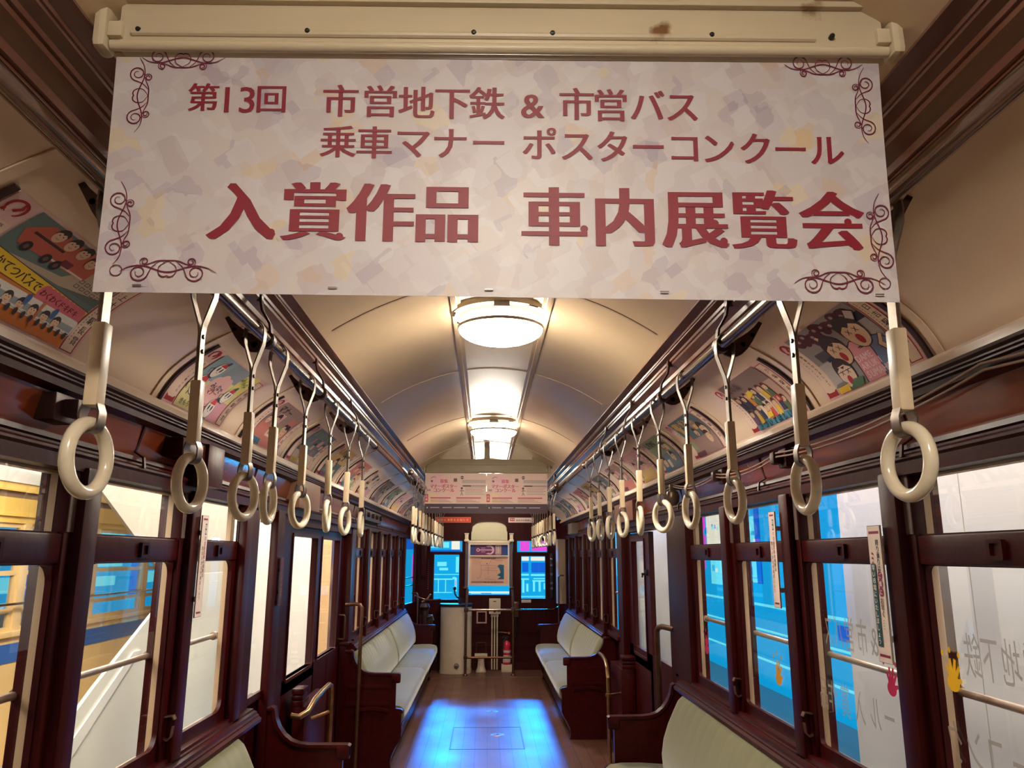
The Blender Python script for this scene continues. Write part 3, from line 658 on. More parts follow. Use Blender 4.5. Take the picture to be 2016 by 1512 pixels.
def straps(x, ys, yaw, fmt, group):
    global first
    for i, y in enumerate(ys):
        lb = fmt % ORD[i]
        if first: o = proto; o.location = (x, y, 2.08); o['label'] = lb; first = False
        else: o = dup(proto, (x, y, 2.08), lb)
        o['category'] = 'hanging strap'; o['group'] = group
        for c in o.children:
            if c.name.startswith('ring'): c.rotation_euler = (0, 0, R(yaw[i % len(yaw)]))
            if c.name.startswith('clasp'): c.rotation_euler = (0, 0, R(yaw[i % len(yaw)] * .8))
        o.rotation_euler = (R(rnd.uniform(-1, 1)), R(rnd.uniform(-.8, .8)), 0)
straps(-.640, [1.19, 1.60, 1.97, 2.21, 2.58, 3.0, 3.43, 3.83], [-4, -8, -14, 0, -16, 4, -10, 2], 'ivory ring strap over the green bench, %s from the title banner', 'straps over the green bench')
straps(.632, [1.17, 1.58, 2.05, 2.49, 2.91, 3.30, 3.74, 4.13, 4.52, 4.88], [6, 0, 4, 6, 22, -4, 12, -26, -24, 12], 'ivory ring strap over the olive bench, %s from the title banner', 'straps over the olive bench')
straps(-.575, [5.90, 6.14, 6.5, 6.88, 7.18, 7.6, 8.0, 8.45, 8.85, 9.25, 9.6, 10.05], [0, 4, 40, -6, 10, 14, 0, 8, -10, 6, 2, 5], 'ivory ring strap past the closed doors, %s from them', 'straps over the seamed bench')
straps(.575, [6.88, 7.25, 7.6, 7.9, 8.25, 8.6, 8.95, 9.35, 9.7, 10.05], [4, -8, 12, 50, 30, 8, 6, -4, 10, 0], 'ivory ring strap past the open doorway, %s from it', 'straps over the bench by the brass rail')

# ---- ceiling lamps
def lamp(y, label, glow_mat=None):
    x = .024; zc = arch_z(x)
    e = empty('ceiling_lamp', (x, y, zc), label, 'ceiling lamp', 'round lamps along the ceiling centre')
    mb = MB(); mb.box(x - .178, x + .178, y - .26, y + .26, zc - .010, zc - .001, bev=.003); mb.build('mounting_plate', CREAM, e)
    mb = MB(); mb.lathe([(.165, -.008), (.196, -.010), (.198, -.020), (.192, -.030), (.178, -.034), (.165, -.034)], (x, y, zc), 48); bp = mb.build('lamp_base', CREAM, e)
    for a in range(0, 360, 40):
        if a % 120 == 80: continue
        c, s = math.cos(R(a - 90)), math.sin(R(a - 90)); M = Matrix.Translation((x + c * .187, y + s * .187, zc - .0325)) @ Matrix.Rotation(R(a), 4, 'Z')
        m2 = MB(); m2.box(-.022, .022, -.004, .004, -.003, .003, M=M); m2.build('vent_slot', BLACK, bp)
    mb = MB(); mb.lathe([(.168, -.030), (.160, -.052), (.148, -.074), (.140, -.074), (.150, -.040)], (x, y, zc), 48); mb.build('inner_ring', GREENT, e)
    mb = MB(); mb.box(x - .03, x + .03, y - .196, y - .16, zc - .050, zc - .026, bev=.002); mb.box(x - .03, x + .03, y + .16, y + .196, zc - .050, zc - .026, bev=.002); mb.build('clip_frame', STEEL, e)
    mb = MB(); mb.lathe([(.164, -.077), (.171, -.077), (.171, -.089), (.1668, -.089)], (x, y, zc), 48); mb.build('globe_rim', STEEL, e)
    prof = [(.145, -.072), (.160, -.076)] + [(.166 * math.cos(R(t)), -.084 - .056 * math.sin(R(t))) for t in range(0, 90, 9)] + [(0, -.140)]
    mb = MB(); mb.lathe(prof, (x, y, zc), 48); mb.build('globe', glow_mat or GLOBE, e, smooth=60)
lamp(-.06, 'round opal ceiling lamp hidden above the title banner')
lamp(2.93, 'big round opal ceiling lamp peeking out under the title banner')
lamp(5.52, 'round opal ceiling lamp in the middle of the arch between two others')
lamp(8.10, 'round opal ceiling lamp half hidden above the pink poster pair')
lamp(10.25, 'unseen ceiling lamp added to light the end platform behind the pink poster pair', mat('added_platform_lamp_glow', (255, 236, 206), .3, emit=30.0))  # added out of view to brighten the end wall

# ---- title banner and its holder
BW, BH = .56, .365
def bpt(a, b, d):
    t = -b / BH; z = (2.2096 + .0165 * a) * (1 - t) + 1.8485 * t
    return (-.008 + a, 1.0 + .014 * t + .004 * math.sin(math.pi * t) - d, z)
def ornament(ar, cx, cy, s, rot, flip=1, col=(96, 8, 44), wd=.0013):
    c, d = math.cos(rot), math.sin(rot)
    def T(P): return [(cx + (x * c - flip * y * d) * s, cy + (x * d + flip * y * c) * s) for x, y in P]
    def spiral(x, y, r, a0, turns, sgn): return [(x + r * (1 - .72 * k / 24) * math.cos(a0 + sgn * turns * 2 * math.pi * k / 24), y + r * (1 - .72 * k / 24) * math.sin(a0 + sgn * turns * 2 * math.pi * k / 24)) for k in range(25)]
    paths = [spline([(-1.0, -.12), (-.8, .0), (-.5, .02), (0, -.12), (.5, .02), (.8, .0), (1.05, -.13)]), spline([(-.62, .0), (-.42, .06), (-.22, .14), (0, .15), (.22, .14), (.42, .06), (.62, .0)]),
             spline([(0, .14), (-.16, .03), (-.19, -.10), (-.14, -.2), (-.06, -.23), (0, -.21), (.06, -.23), (.14, -.2), (.19, -.10), (.16, .03), (0, .14)])]
    for g in (-1, 1):
        paths.append(spline([(g * .18, .13), (g * .32, .0), (g * .42, -.22)], 6) + [(g * x, y) for x, y in spiral(.60, -.14, .20, R(205), 1.5, 1)])
        paths.append([(g * x, y) for x, y in spiral(.50, .12, .10, R(-60), 1.5, 1)])
    for p in paths:
        n = len(p); ar.line(T(p), [wd * (.55 + .9 * math.sin(math.pi * i / (n - 1))) for i in range(n)], col)
bn = empty('title_banner', (-.008, 1.0, 1.8485), 'wide pastel paper banner with big crimson Japanese title above the aisle', 'banner')
CR = (122, 6, 34)
L1 = list(zip('第13回市営地下鉄&市営バス', [(-.4324, -.0636), (-.3987, -.0650), (-.3700, -.0650), (-.3354, -.0650), (-.2363, -.0673), (-.1791, -.0675), (-.1271, -.0690), (-.0752, -.0690), (-.025, -.0690), (.0415, -.070), (.1060, -.0686), (.1560, -.0700), (.2101, -.0705), (.2615, -.0710)]))
L2 = list(zip('乗車マナーポスターコンクール', [(-.2376, -.1308), (-.1859, -.1320), (-.1301, -.1313), (-.0772, -.1315), (-.0222, -.1309), (.0511, -.1317), (.106, -.1335), (.1571, -.1345), (.2097, -.1345), (.2628, -.1350), (.3137, -.1355), (.3668, -.1355), (.419, -.1360), (.4733, -.1365)]))
L3 = list(zip('入賞作品車内展覧会', [(-.3662, -.240), (-.2665, -.2392), (-.1734, -.2400), (-.0799, -.2404), (.072, -.2425), (.1728, -.2428), (.2734, -.2435), (.3723, -.2440), (.4724, -.2450)]))
BALLS = {'入': [(.43, -.34)], '賞': [(.38, -.40)], '車': [(.44, -.20)], '展': [(.42, -.36), (.30, -.08)], '覧': [(.42, -.36)], '会': [(.40, .10), (.24, -.02), (.28, -.36)]}
for part_, lo, hi, dy in (('a', -BW, .004, 0.0), ('b', .004, BW, .0008)):
    ar = Art(); ar.fine = True
    for k, (ch, (a_, b_)) in enumerate(L1):
        ar.k = 1
        if lo < a_ < hi: ar.text(ch, a_, b_, .058 if ch in '13' else .047 if k < 4 else .054, CR, .010 if ch in '13' else .022)
    for ch, (a_, b_) in L2:
        ar.k = 1
        if lo < a_ < hi: ar.text(ch, a_, b_, .054, CR, .020)
    for ch, (a_, b_) in L3:
        ar.k = 1
        if lo < a_ < hi:
            ar.text(ch, a_, b_, .096, CR, .039)
            for bx_, by_ in BALLS.get(ch, ()): ar.disc(a_ + bx_ * .096, b_ + by_ * .096, .0056, CR)
    if part_ == 'a':
        ornament(ar, -.519, -.062, .058, R(90), -1); ornament(ar, -.465, -.008, .058, 0, -1)
        ornament(ar, -.529, -.262, .062, R(90), -1); ornament(ar, -.462, -.327, .064, 0, 1); ar.line([(-.531 + .008 * math.cos(2 * math.pi * k / 20), -.333 + .008 * math.sin(2 * math.pi * k / 20)) for k in range(21)], .0013, (96, 8, 44))
    else:
        ornament(ar, .529, -.068, .058, R(90), 1); ornament(ar, .474, -.010, .058, 0, -1)
        ornament(ar, .536, -.268, .062, R(90), 1); ornament(ar, .474, -.332, .064, 0, 1); ar.line([(.540 + .008 * math.cos(2 * math.pi * k / 20), -.338 + .008 * math.sin(2 * math.pi * k / 20)) for k in range(21)], .0013, (96, 8, 44))
    mb = MB(); cols = [PATCH]; nx, nz_ = 24, 12; V = []
    for j in range(nz_ + 1):
        for i in range(nx + 1): V.append(bpt(lo + (hi - lo) * i / nx, -BH * j / nz_, -dy))
    for j in range(nz_ + 1):
        for i in range(nx + 1): p_ = V[j * (nx + 1) + i]; V.append((p_[0], p_[1] + .0006, p_[2]))
    n1 = (nx + 1) * (nz_ + 1); F = []
    for j in range(nz_):
        for i in range(nx):
            q = j * (nx + 1) + i; F += [(q, q + nx + 1, q + nx + 2, q + 1), (n1 + q, n1 + q + 1, n1 + q + nx + 2, n1 + q + nx + 1)]
    for i in range(nx): q = nz_ * (nx + 1) + i; F += [(q, n1 + q, n1 + q + 1, q + 1), (i, i + 1, n1 + i + 1, n1 + i)]
    for j in range(nz_): q = j * (nx + 1); F += [(q, n1 + q, n1 + q + nx + 1, q + nx + 1), (q + nx, q + nx + nx + 1, n1 + q + nx + nx + 1, n1 + q + nx)]
    mb.add(V, F, 0); ar.add_to(mb, cols, lambda a_, b_, d: bpt(a_, b_, d * .05 + .0009 - dy), cuts=[-BH * k / 12 for k in range(1, 12)])
    mb.build('banner_sheet', art_mats(cols), bn, smooth=40, normals=False)
for a_ in (-.50, -.235, -.02, .225, .53):
    mb = MB(); mb.bar([bpt(a_ - .006, -.355, .003), bpt(a_ + .006, -.355, .003)], (0, 0, 1), .0014, .0016); mb.build('staple', STEEL, bn)

def holder(yc, x0, x1, z0, tilt, label, face, detail):
    xc = (x0 + x1) / 2; e = empty('poster_holder', (xc, yc, z0), label, 'poster holder', 'poster holders across the aisle')
    zt = lambda x: tilt * (x - xc)
    Q = Matrix.Translation((xc, 0, z0)) @ Matrix.Rotation(-math.atan(tilt), 4, 'Y') @ Matrix.Translation((-xc, 0, -z0))
    T = lambda *p: tuple(Q @ Vector(p))
    mb = MB(); mb.box(x0 + .04, x1 - .035, yc - .012, yc + .012, z0, z0 + .072, bev=.003, M=Q); mb.box(x0 + .02, x1 - .02, yc + .008, yc + .03, z0 + .004, z0 + .125, bev=.004, M=Q)
    mb.box(x0 + .035, x1 - .03, yc - .022, yc + .004, z0 + .070, z0 + .080, bev=.002, M=Q)
    mb.build('holder_plate', face, e)
    mb = MB(); mb.tube([T(x0 + .03, yc - .008, z0 + .004), T(x1 - .03, yc - .008, z0 + .004)], .008, 12); mb.build('bottom_roll', face, e)
    if detail:
        mb = MB(); mb.tube([T(x0 + .06, yc - .0125, z0 + .022), T(x1 - .14, yc - .0125, z0 + .022)], .0058, 10); mb.build('pressed_rib', face, e)
        for xr in (.07, .31, .55, .665, .9, 1.08):
            mb = MB(); mb.lathe([(0, -.0205), (.003, -.020), (.004, -.018), (.004, -.010)], T(x0 + xr, yc, z0 + .024), 10, axis='y'); mb.build('rivet', BLACK, e)
    for s_, xe in ((1, x0), (-1, x1)):
        mb = MB(); mb.box(xe + s_ * .008, xe + s_ * .028, yc - .024, yc + .012, z0 - .006, z0 + .078, bev=.009, M=Q)
        mb.box(xe + s_ * .028, xe + s_ * .048, yc - .020, yc + .0, z0 + .012, z0 + .036, bev=.002, M=Q); mb.box(xe - s_ * .012, xe + s_ * .012, yc, yc + .012, z0 + .042, z0 + .088, bev=.004, M=Q)
        mb.build('end_cap', face, e)
    for xh in (x0 + .15, xc, x1 - .15):
        mb = MB(); zz = arch_z(xh); mb.box(xh - .025, xh + .025, yc + .012, yc + .020, z0 + .10, zz + .004); mb.build('ceiling_bracket', face, e)
    return e
holder(1.0, -.603, .592, 2.2185, .0165, 'cream metal poster holder with chipped paint gripping the title banner', HOLD, True)
holder(6.94, -.600, .560, 2.2185, .0, 'dull cream poster holder gripping the pair of pink posters', mat('dull_holder_paint', (150, 134, 108), .5, var=.05), False)

# ---- pair of pink notice posters
def notice(x0, x1, label, lab2):
    ar = Art(); W_ = x1 - x0; H = .357; z1 = 2.215
    ar.rect(0, W_, 0, H, (232, 200, 188)); ar.disc(.1 * W_, .3 * H, .13 * W_, (238, 206, 176)); ar.disc(.42 * W_, .62 * H, .16 * W_, (236, 196, 190)); ar.disc(.2 * W_, .8 * H, .12 * W_, (238, 190, 196))
    ar.rect(0, W_, 0, .085, (70, 48, 62)); ar.rect(.02, .028, .045, .055, (230, 220, 220))
    for xx, ww in ((.05, .08), (.16, .08), (.26, .10), (.38, .10)): ar.rect(xx, xx + ww, .047, .055, (170, 150, 160))
    ar.rect(0, .03, .10, .17, (206, 66, 96)); ar.words('応募', .015, .15, 0, -.028, .022, (250, 226, 226))
    for k, ch in enumerate('募集'): ar.text(ch, .15 + .036 * k, .285, .036, (206, 70, 104), .03)
    ar.words('マナーポスター', .06, .240, .035, 0, .038, (196, 66, 102), .035); ar.words('コンクール', .092, .205, .038, 0, .040, (196, 66, 102), .035)
    ar.rect(.05, .23, .130, .142, (204, 96, 116)); ar.rect(.28, .50, .130, .142, (204, 96, 116))
    for k in range(3): ar.rect(.05, .24 - .02 * k, .100 + .010 * k - .002, .103 + .010 * k - .002, (160, 110, 116)); ar.rect(.28, .49 - .03 * k, .100 + .010 * k - .002, .103 + .010 * k - .002, (160, 110, 116))
    ar.disc(.33, .318, .014, (70, 58, 60)); ar.rect(.318, .342, .315, .321, (220, 190, 180))
    ar.rect(.33, .54, .268, .298, (196, 176, 172)); ar.rect(.33, .54, .236, .250, (176, 158, 158)); ar.rect(.34, .41, .238, .248, (84, 70, 72))
    for k in range(5): ar.rect(.36, .53 - .02 * (k % 2), .168 + .014 * k, .171 + .014 * k, (150, 124, 122))
    ar.disc(.328, .222, .010, (110, 70, 66)); ar.line([(.328, .212), (.328, .18), (.318, .158)], .004, (80, 50, 48)); ar.line([(.328, .18), (.34, .158)], .004, (80, 50, 48)); ar.line([(.310, .196), (.328, .202), (.35, .198)], .004, (80, 50, 48))
    ar.rect(.255, .285, .28, .31, (110, 84, 88)); ar.rect(.018, .05, .195, .215, (196, 150, 150)); ar.line([(.05, .31), (.075, .325), (.095, .318)], .004, (120, 80, 90)); ar.disc(.06, .285, .01, (130, 90, 100))
    mb = MB(); cols = [(232, 200, 188)]; mb.box(x0, x1, 6.938, 6.9395, z1 - H, z1, 0)
    ar.add_to(mb, cols, lambda a, b, d: (x0 + a, 6.9378 - d * .1, z1 - H + b))
    mb.build('hanging_poster', art_mats(cols), smooth=0, label=label, cat='poster', group='pink contest posters across the aisle', normals=False)
notice(-.572, -.0225, 'pink contest call poster across the aisle, the half toward the cream tram', 0)
notice(-.022, .524, 'pink contest call poster across the aisle, the half toward the lettered windows', 1)

# ---- advertising cards in the cove
PK, RD, TX = (228, 186, 184), (168, 22, 34), (70, 44, 44)
def face(ar, x, y, r, skin=(228, 190, 160), hair=(50, 30, 28), cap=None, mouth=(170, 40, 40), xeyes=False, rot=0):
    v = r * ar.asp
    if xeyes: ar.disc(x, y - .05 * v, 1.08 * r, TX, 1.14 * r)
    if hair: ar.disc(x, y + .25 * v, 1.12 * r, hair, 1.05 * r)
    ar.disc(x, y - .12 * v, r, skin, 1.02 * r)
    if hair: ar.poly([(x - .95 * r, y + .28 * v), (x - .3 * r, y + .55 * v), (x, y + .32 * v), (x + .4 * r, y + .58 * v), (x + .95 * r, y + .28 * v), (x + .6 * r, y + 1.1 * v), (x - .6 * r, y + 1.1 * v)], hair)
    if cap: ar.poly([(x - r, y + .45 * v), (x - .7 * r, y + 1.15 * v), (x + .7 * r, y + 1.15 * v), (x + r, y + .45 * v), (x + 1.5 * r, y + .35 * v)], cap)
    for g in (-1, 1):
        ex = x + g * .38 * r; ey = y + .08 * v
        if xeyes: ar.line([(ex - .17 * r, ey - .17 * v), (ex + .17 * r, ey + .17 * v)], .07 * r, TX); ar.line([(ex - .17 * r, ey + .17 * v), (ex + .17 * r, ey - .17 * v)], .07 * r, TX)
        else: ar.disc(ex, ey, .11 * r, (30, 20, 20), n=8)
    if xeyes: ar.disc(x, y - .56 * v, .30 * r, mouth, .36 * r)
    else: ar.line([(x - .35 * r, y - .45 * v), (x, y - .6 * v), (x + .35 * r, y - .45 * v)], .1 * r, mouth)
def border(ar, name, theme, W_=.515, H=.36):
    ar.rect(0, W_, 0, H, PK)
    for k in range(9): ar.rect(W_ * k / 9, W_ * (k + .5) / 9, 0, H, (232, 194, 194))
    ar.rect(.008, .070, .012, .262, (236, 208, 190)); ar.poly([(.008, .012), (.070, .012), (.070, .046), (.055, .034), (.039, .024), (.022, .034), (.008, .046)], RD)
    for i, ch in enumerate(theme[0]): ar.text(ch, .050, .245 - i * .0215, .0125, TX, .03)
    for i, ch in enumerate(theme[1]): ar.text(ch, .026, .245 - i * .0165, .0085, TX)
    loop = [(.034 + .022 * math.sin(t), .312 + .030 * math.cos(t)) for t in [R(20 * k - 150) for k in range(16)]]
    ar.line(loop, [.003 + .006 * math.sin(math.pi * i / 15) for i in range(16)], RD); ar.line([(.034, .300), (.045, .320), (.040, .338)], [.009, .008, .003], RD); ar.line([(.016, .298), (.014, .286)], .008, RD)
    ar.rect(W_ - .062, W_ - .010, .008, .338, RD); ar.rect(W_ - .058, W_ - .014, .012, .334, (236, 210, 190))
    for i, ch in enumerate(name): ar.text(ch, W_ - .030, .28 - i * .045, .023, TX, .03)
    for k in range(22): ar.rect(W_ - .050, W_ - .0475, .05 + k * .0125, .056 + k * .0125, (120, 84, 76))
    return (.076, W_ - .068, .010, .352)
def card_a(ar):   # bus picture
    x0, x1, z0, z1 = border(ar, '上大岡駅長賞', ('受けつごう', 'みんなのマナー'))
    ar.rect(x0, x1, z0, z1, (104, 124, 124)); ar.poly([(x0, .19), (x1, .19), (x1, .27), (.33, .30), (.28, .22)], (190, 170, 150)); ar.poly([(.30, .19), (x1, .19), (x1, .225)], (96, 110, 104))
    for k in range(5):
        for j in range(2): ar.frame(.33 + k * .022, .345 + k * .022, .215 + j * .022, .229 + j * .022, .002, (90, 60, 50))
    ar.disc(.41, .31, .022, (226, 190, 180), .012); ar.disc(.425, .318, .014, (226, 190, 180), .010)
    ar.poly([(.09, .285), (.13, .34), (.30, .345), (.335, .30), (.335, .245), (.11, .235)], (196, 96, 80)); ar.rect(.115, .215, .285, .300, (60, 30, 30)); ar.rect(.21, .33, .245, .252, (226, 210, 196))
    for k in range(3): face(ar, .165 + .045 * k, .325, .016)
    for k in (.135, .20, .235): ar.disc(k, .240, .013, (40, 26, 26)); ar.disc(k, .240, .006, (110, 80, 70))
    face(ar, .30, .315, .016, cap=(70, 36, 36)); ar.rect(.24, .27, .25, .275, (120, 40, 60))
    ar.rect(x0, x1, z0, .16, (214, 122, 44)); ar.poly([(x0, .135), (x0, .20), (x1, .165), (x1, .12)], (240, 200, 48)); ar.line([(x0, .200), (x1, .165)], .0025, TX); ar.line([(x0, .135), (x1, .120)], .0025, TX)
    for i, ch in enumerate('ちかてつバスで'): ar.text(ch, .098 + i * .026, .166 - i * .002, .027, (70, 44, 20), .03)
    for k in range(9): ar.disc(.285 + k * .018, .146 - k * .0012, .017, (214, 104, 118), .020)
    for i, ch in enumerate('わくわくドキドキ'): ar.text(ch, .285 + i * .0185, .146 - i * .0012, .019, (120, 20, 40), .04)
    ar.poly(rrect(.15, x1 + .005, .055, .118, .012, 3), (226, 220, 214)); ar.rect(.15, x1, .068, .098, (150, 160, 168)); ar.rect(.15, x1, .060, .066, (60, 60, 110))
    for k in range(6): face(ar, .168 + k * .043, .080, .012, cap=(40, 34, 44) if k % 2 == 0 else None)
    ar.rect(.31, .318, .03, .125, (200, 110, 50)); ar.disc(.262, .104, .008, (60, 90, 150), .014); ar.disc(.36, .104, .008, (60, 90, 150), .014)
    for k in range(12): ar.disc(.15 + k * .026, .053, .006, (60, 36, 30), .009)
    for k in range(4): ar.line(spline([(.13 - .012 * k, .03), (.095 - .008 * k, .07), (.13 - .008 * k, .118)], 5), .0016, (120, 60, 30))
def card_b(ar):   # white egg-shaped children with party hats
    x0, x1, z0, z1 = border(ar, '弘明寺駅長賞', ('ちかてつに乗ったら', '気を付けて'))
    ar.rect(x0, x1, z0, z1, (232, 220, 160)); ar.rect(x0, .23, .19, z1, (150, 176, 190)); ar.rect(.20, .34, .24, z1, (150, 160, 176)); ar.rect(.24, x1, z0, .13, (232, 170, 186)); ar.rect(.34, x1, .20, z1, (224, 214, 130))
    for k in range(7): ar.disc(.26 + .045 * math.cos(k * .9), .17 + .05 * math.sin(k * .9), .034, (238, 190, 190))
    for i, ch in enumerate('みんなで'): ar.text(ch, .225 + i * .024, .185 - (i % 2) * .01, .028, (40, 26, 30), .04)
    for i, ch in enumerate('マナー'): ar.text(ch, .235 + i * .026, .148, .028, (150, 20, 40), .05)
    for x, y, s in ((.135, .15, .036), (.15, .265, .03), (.375, .175, .03), (.33, .07, .032)):
        ar.line([(x - .6 * s, y - .9 * s), (x - .7 * s, y - 2 * s)], .004, TX); ar.line([(x + .2 * s, y - .9 * s), (x + .3 * s, y - 2 * s)], .004, TX); ar.line(spline([(x - .8 * s, y), (x - 1.7 * s, y - .4 * s), (x - 1.4 * s, y - 1.3 * s)], 5), .003, TX)
        ar.disc(x, y, s * 1.05, TX, s * 1.22); ar.disc(x, y, s, (244, 236, 232), s * 1.16); ar.poly([(x - .75 * s, y + .75 * s), (x + .75 * s, y + .75 * s), (x + .45 * s, y + 1.7 * s), (x - .2 * s, y + 1.9 * s)], (214, 74, 70)); ar.disc(x + .25 * s, y + 1.9 * s, .3 * s, (60, 70, 120))
        for g in (-.35, .4): ar.disc(x + g * s, y + .1 * s, .16 * s, (30, 22, 22), .34 * s)
        ar.line([(x - .15 * s, y - .6 * s), (x + .2 * s, y - .62 * s)], .003, (160, 60, 60))
    for i, ch in enumerate('きもちいい'): ar.text(ch, .11 + i * .026, .04, .024, (90, 90, 40), .02)
    for i, ch in enumerate('みんな'): ar.text(ch, .35 + i * .026, .30 - i * .012, .026, (70, 90, 50), .03)
def card_c(ar):   # three shouting passengers
    x0, x1, z0, z1 = border(ar, '日吉駅長賞', ('順番を守りましょう', 'ドアの前ではつめて'))
    ar.rect(x0, x1, z0, z1, (150, 140, 142)); ar.rect(x0, .20, .02, .17, (186, 178, 178)); ar.rect(.11, .20, .17, .22, (84, 76, 84)); ar.poly([(.14, .155), (.20, .155), (.20, .185), (.14, .175)], (40, 40, 80)); ar.rect(.36, x1, .16, .25, (170, 160, 160)); ar.rect(.38, x1, .25, .29, (40, 34, 46))
    for k in range(9): ar.disc(.12 + k * .034, .305 + .018 * math.sin(k * 1.9), .026, (86, 20, 36), .022, rot=k)
    for k in range(8): ar.disc(.125 + k * .037, .31 + .014 * math.sin(k * 2.3), .008, (180, 150, 150), .006)
    for k in range(6): ar.disc(.15 + k * .042, .272 + .014 * math.cos(k * 2.1), .017, (86, 20, 36), .014)
    ar.poly([(.245, .01), (.40, .01), (.37, .16), (.30, .20), (.25, .17)], (36, 26, 30)); ar.poly([(.25, .01), (.395, .01), (.365, .155), (.30, .195), (.255, .165)], (226, 150, 164))
    ar.poly([(.34, .01), (x1, .01), (x1, .13), (.42, .17), (.36, .19)], (36, 26, 30)); ar.poly([(.345, .01), (x1, .01), (x1, .122), (.42, .165), (.364, .184)], (110, 124, 168))
    for j, t in enumerate(('DAME', 'ARUKI', 'SUMAHO')):
        for i, ch in enumerate(t): ar.text(ch, .268 + i * .021, .115 - j * .038, .028, (244, 214, 220), .02)
    ar.line([(.25, .17), (.215, .24), (.20, .29)], [.030, .022, .018], TX); ar.line([(.25, .17), (.216, .24), (.201, .288)], [.026, .018, .014], (230, 184, 156))
    ar.line([(.44, .06), (.40, .13), (.43, .17)], [.028, .024, .016], TX); ar.line([(.44, .063), (.402, .13), (.43, .168)], [.023, .019, .012], (230, 196, 168))
    face(ar, .225, .19, .044, hair=(58, 34, 30), mouth=(178, 20, 40), xeyes=True); face(ar, .355, .225, .046, hair=(50, 30, 28), mouth=(178, 20, 40), xeyes=True); face(ar, .175, .085, .040, skin=(232, 206, 192), hair=(58, 36, 34), mouth=(190, 16, 44), xeyes=True)
    ar.poly([(.15, .01), (.225, .01), (.24, .045), (.19, .05)], (84, 130, 100)); ar.poly([(.085, .01), (.15, .01), (.15, .04), (.085, .04)], (240, 196, 60)); ar.poly([(.08, .04), (.155, .042), (.14, .058), (.095, .056)], (130, 124, 128))
    ar.poly([(.41, .26), (.44, .30), (.415, .33), (.385, .29)], TX); ar.poly([(.41, .265), (.435, .30), (.414, .324), (.39, .29)], (214, 196, 196))
def card_d(ar):   # crowded carriage
    x0, x1, z0, z1 = border(ar, '戸塚駅長賞', ('席をゆずりましょう', 'こまっている人に'))
    ar.rect(x0, x1, z0, z1, (196, 160, 150)); ar.rect(x0, x1, .24, z1, (140, 116, 116)); ar.rect(x0, .2, .04, .23, (96, 84, 96)); ar.rect(.2, .3, .05, .2, (232, 214, 196)); ar.rect(x0, x1, z0, .052, (80, 150, 180))
    q = random.Random(4); cl = [(230, 190, 70), (206, 84, 70), (90, 110, 80), (120, 80, 120), (210, 140, 70), (236, 214, 150), (60, 60, 84)]
    for k in range(15):
        x = .10 + (k % 8) * .044 + q.uniform(-.008, .008); y = .10 + (k // 8) * .095 + q.uniform(-.012, .012); c = cl[q.randrange(7)]
        ar.poly([(x - .016, y - .05), (x + .018, y - .05), (x + .014, y + .012), (x - .012, y + .012)], c); face(ar, x, y + .026, .014, hair=(60 + 20 * (k % 3), 38, 30))
    ar.frame(.36, .40, .11, .15, .007, (200, 50, 50)); ar.rect(.22, .262, .055, .085, (240, 206, 70)); ar.poly([(.20, .20), (.26, .22), (.25, .25), (.21, .24)], (230, 196, 50))
    for i, ch in enumerate('きづいてほしい'): ar.text(ch, .115 + i * .045, .031, .032, (24, 40, 60), .03)
    for i, ch in enumerate('その席'): ar.text(ch, .13 + i * .04, .305, .034, (90, 60, 60), .04)
def card_e(ar, seed):
    q = random.Random(seed); names = ['センター南駅長賞', '横浜駅長賞', '新羽駅長賞', '湘南台駅長賞', '片倉町駅長賞', '関内駅長賞']; th = ['車内では静かに', 'かけこまないで', '順番にならぼう', 'あいさつしよう', 'みんなの電車']
    x0, x1, z0, z1 = border(ar, names[seed % 6], (th[seed % 5], 'みんなのマナー'))
    pal = [(160, 130, 124), (112, 128, 140), (214, 176, 110), (196, 120, 110), (226, 206, 190), (90, 110, 120), (146, 160, 120), (214, 160, 170)]
    ar.rect(x0, x1, z0, z1, pal[seed % 8]); ar.rect(x0, x1, z0, q.uniform(.10, .18), pal[(seed + 3) % 8])
    for k in range(6):
        a = q.uniform(x0, x1 - .09); b = q.uniform(z0, z1 - .09); ar.rect(a, a + q.uniform(.04, .09), b, b + q.uniform(.04, .09), pal[q.randrange(8)])
    for k in range(4): face(ar, q.uniform(x0 + .04, x1 - .04), q.uniform(.09, .24), q.uniform(.018, .034), hair=(60, 36, 32), xeyes=(k == 1))
    for i, ch in enumerate(['マナー', 'ありがとう', 'しずかに', 'おさきに'][seed % 4]): ar.text(ch, .12 + i * .055, .30, .050, pal[(seed + 5) % 8] if seed % 2 else (70, 40, 46), .05)
    ar.rect(x0, x0 + .13, z0, .05, [(70, 130, 170), (236, 206, 70), (120, 60, 80)][seed % 3])
    for i, ch in enumerate('まもろう'): ar.text(ch, x0 + .02 + i * .03, .030, .026, TX, .03)
CUTS = [.36 * k / 20 for k in range(1, 20)]
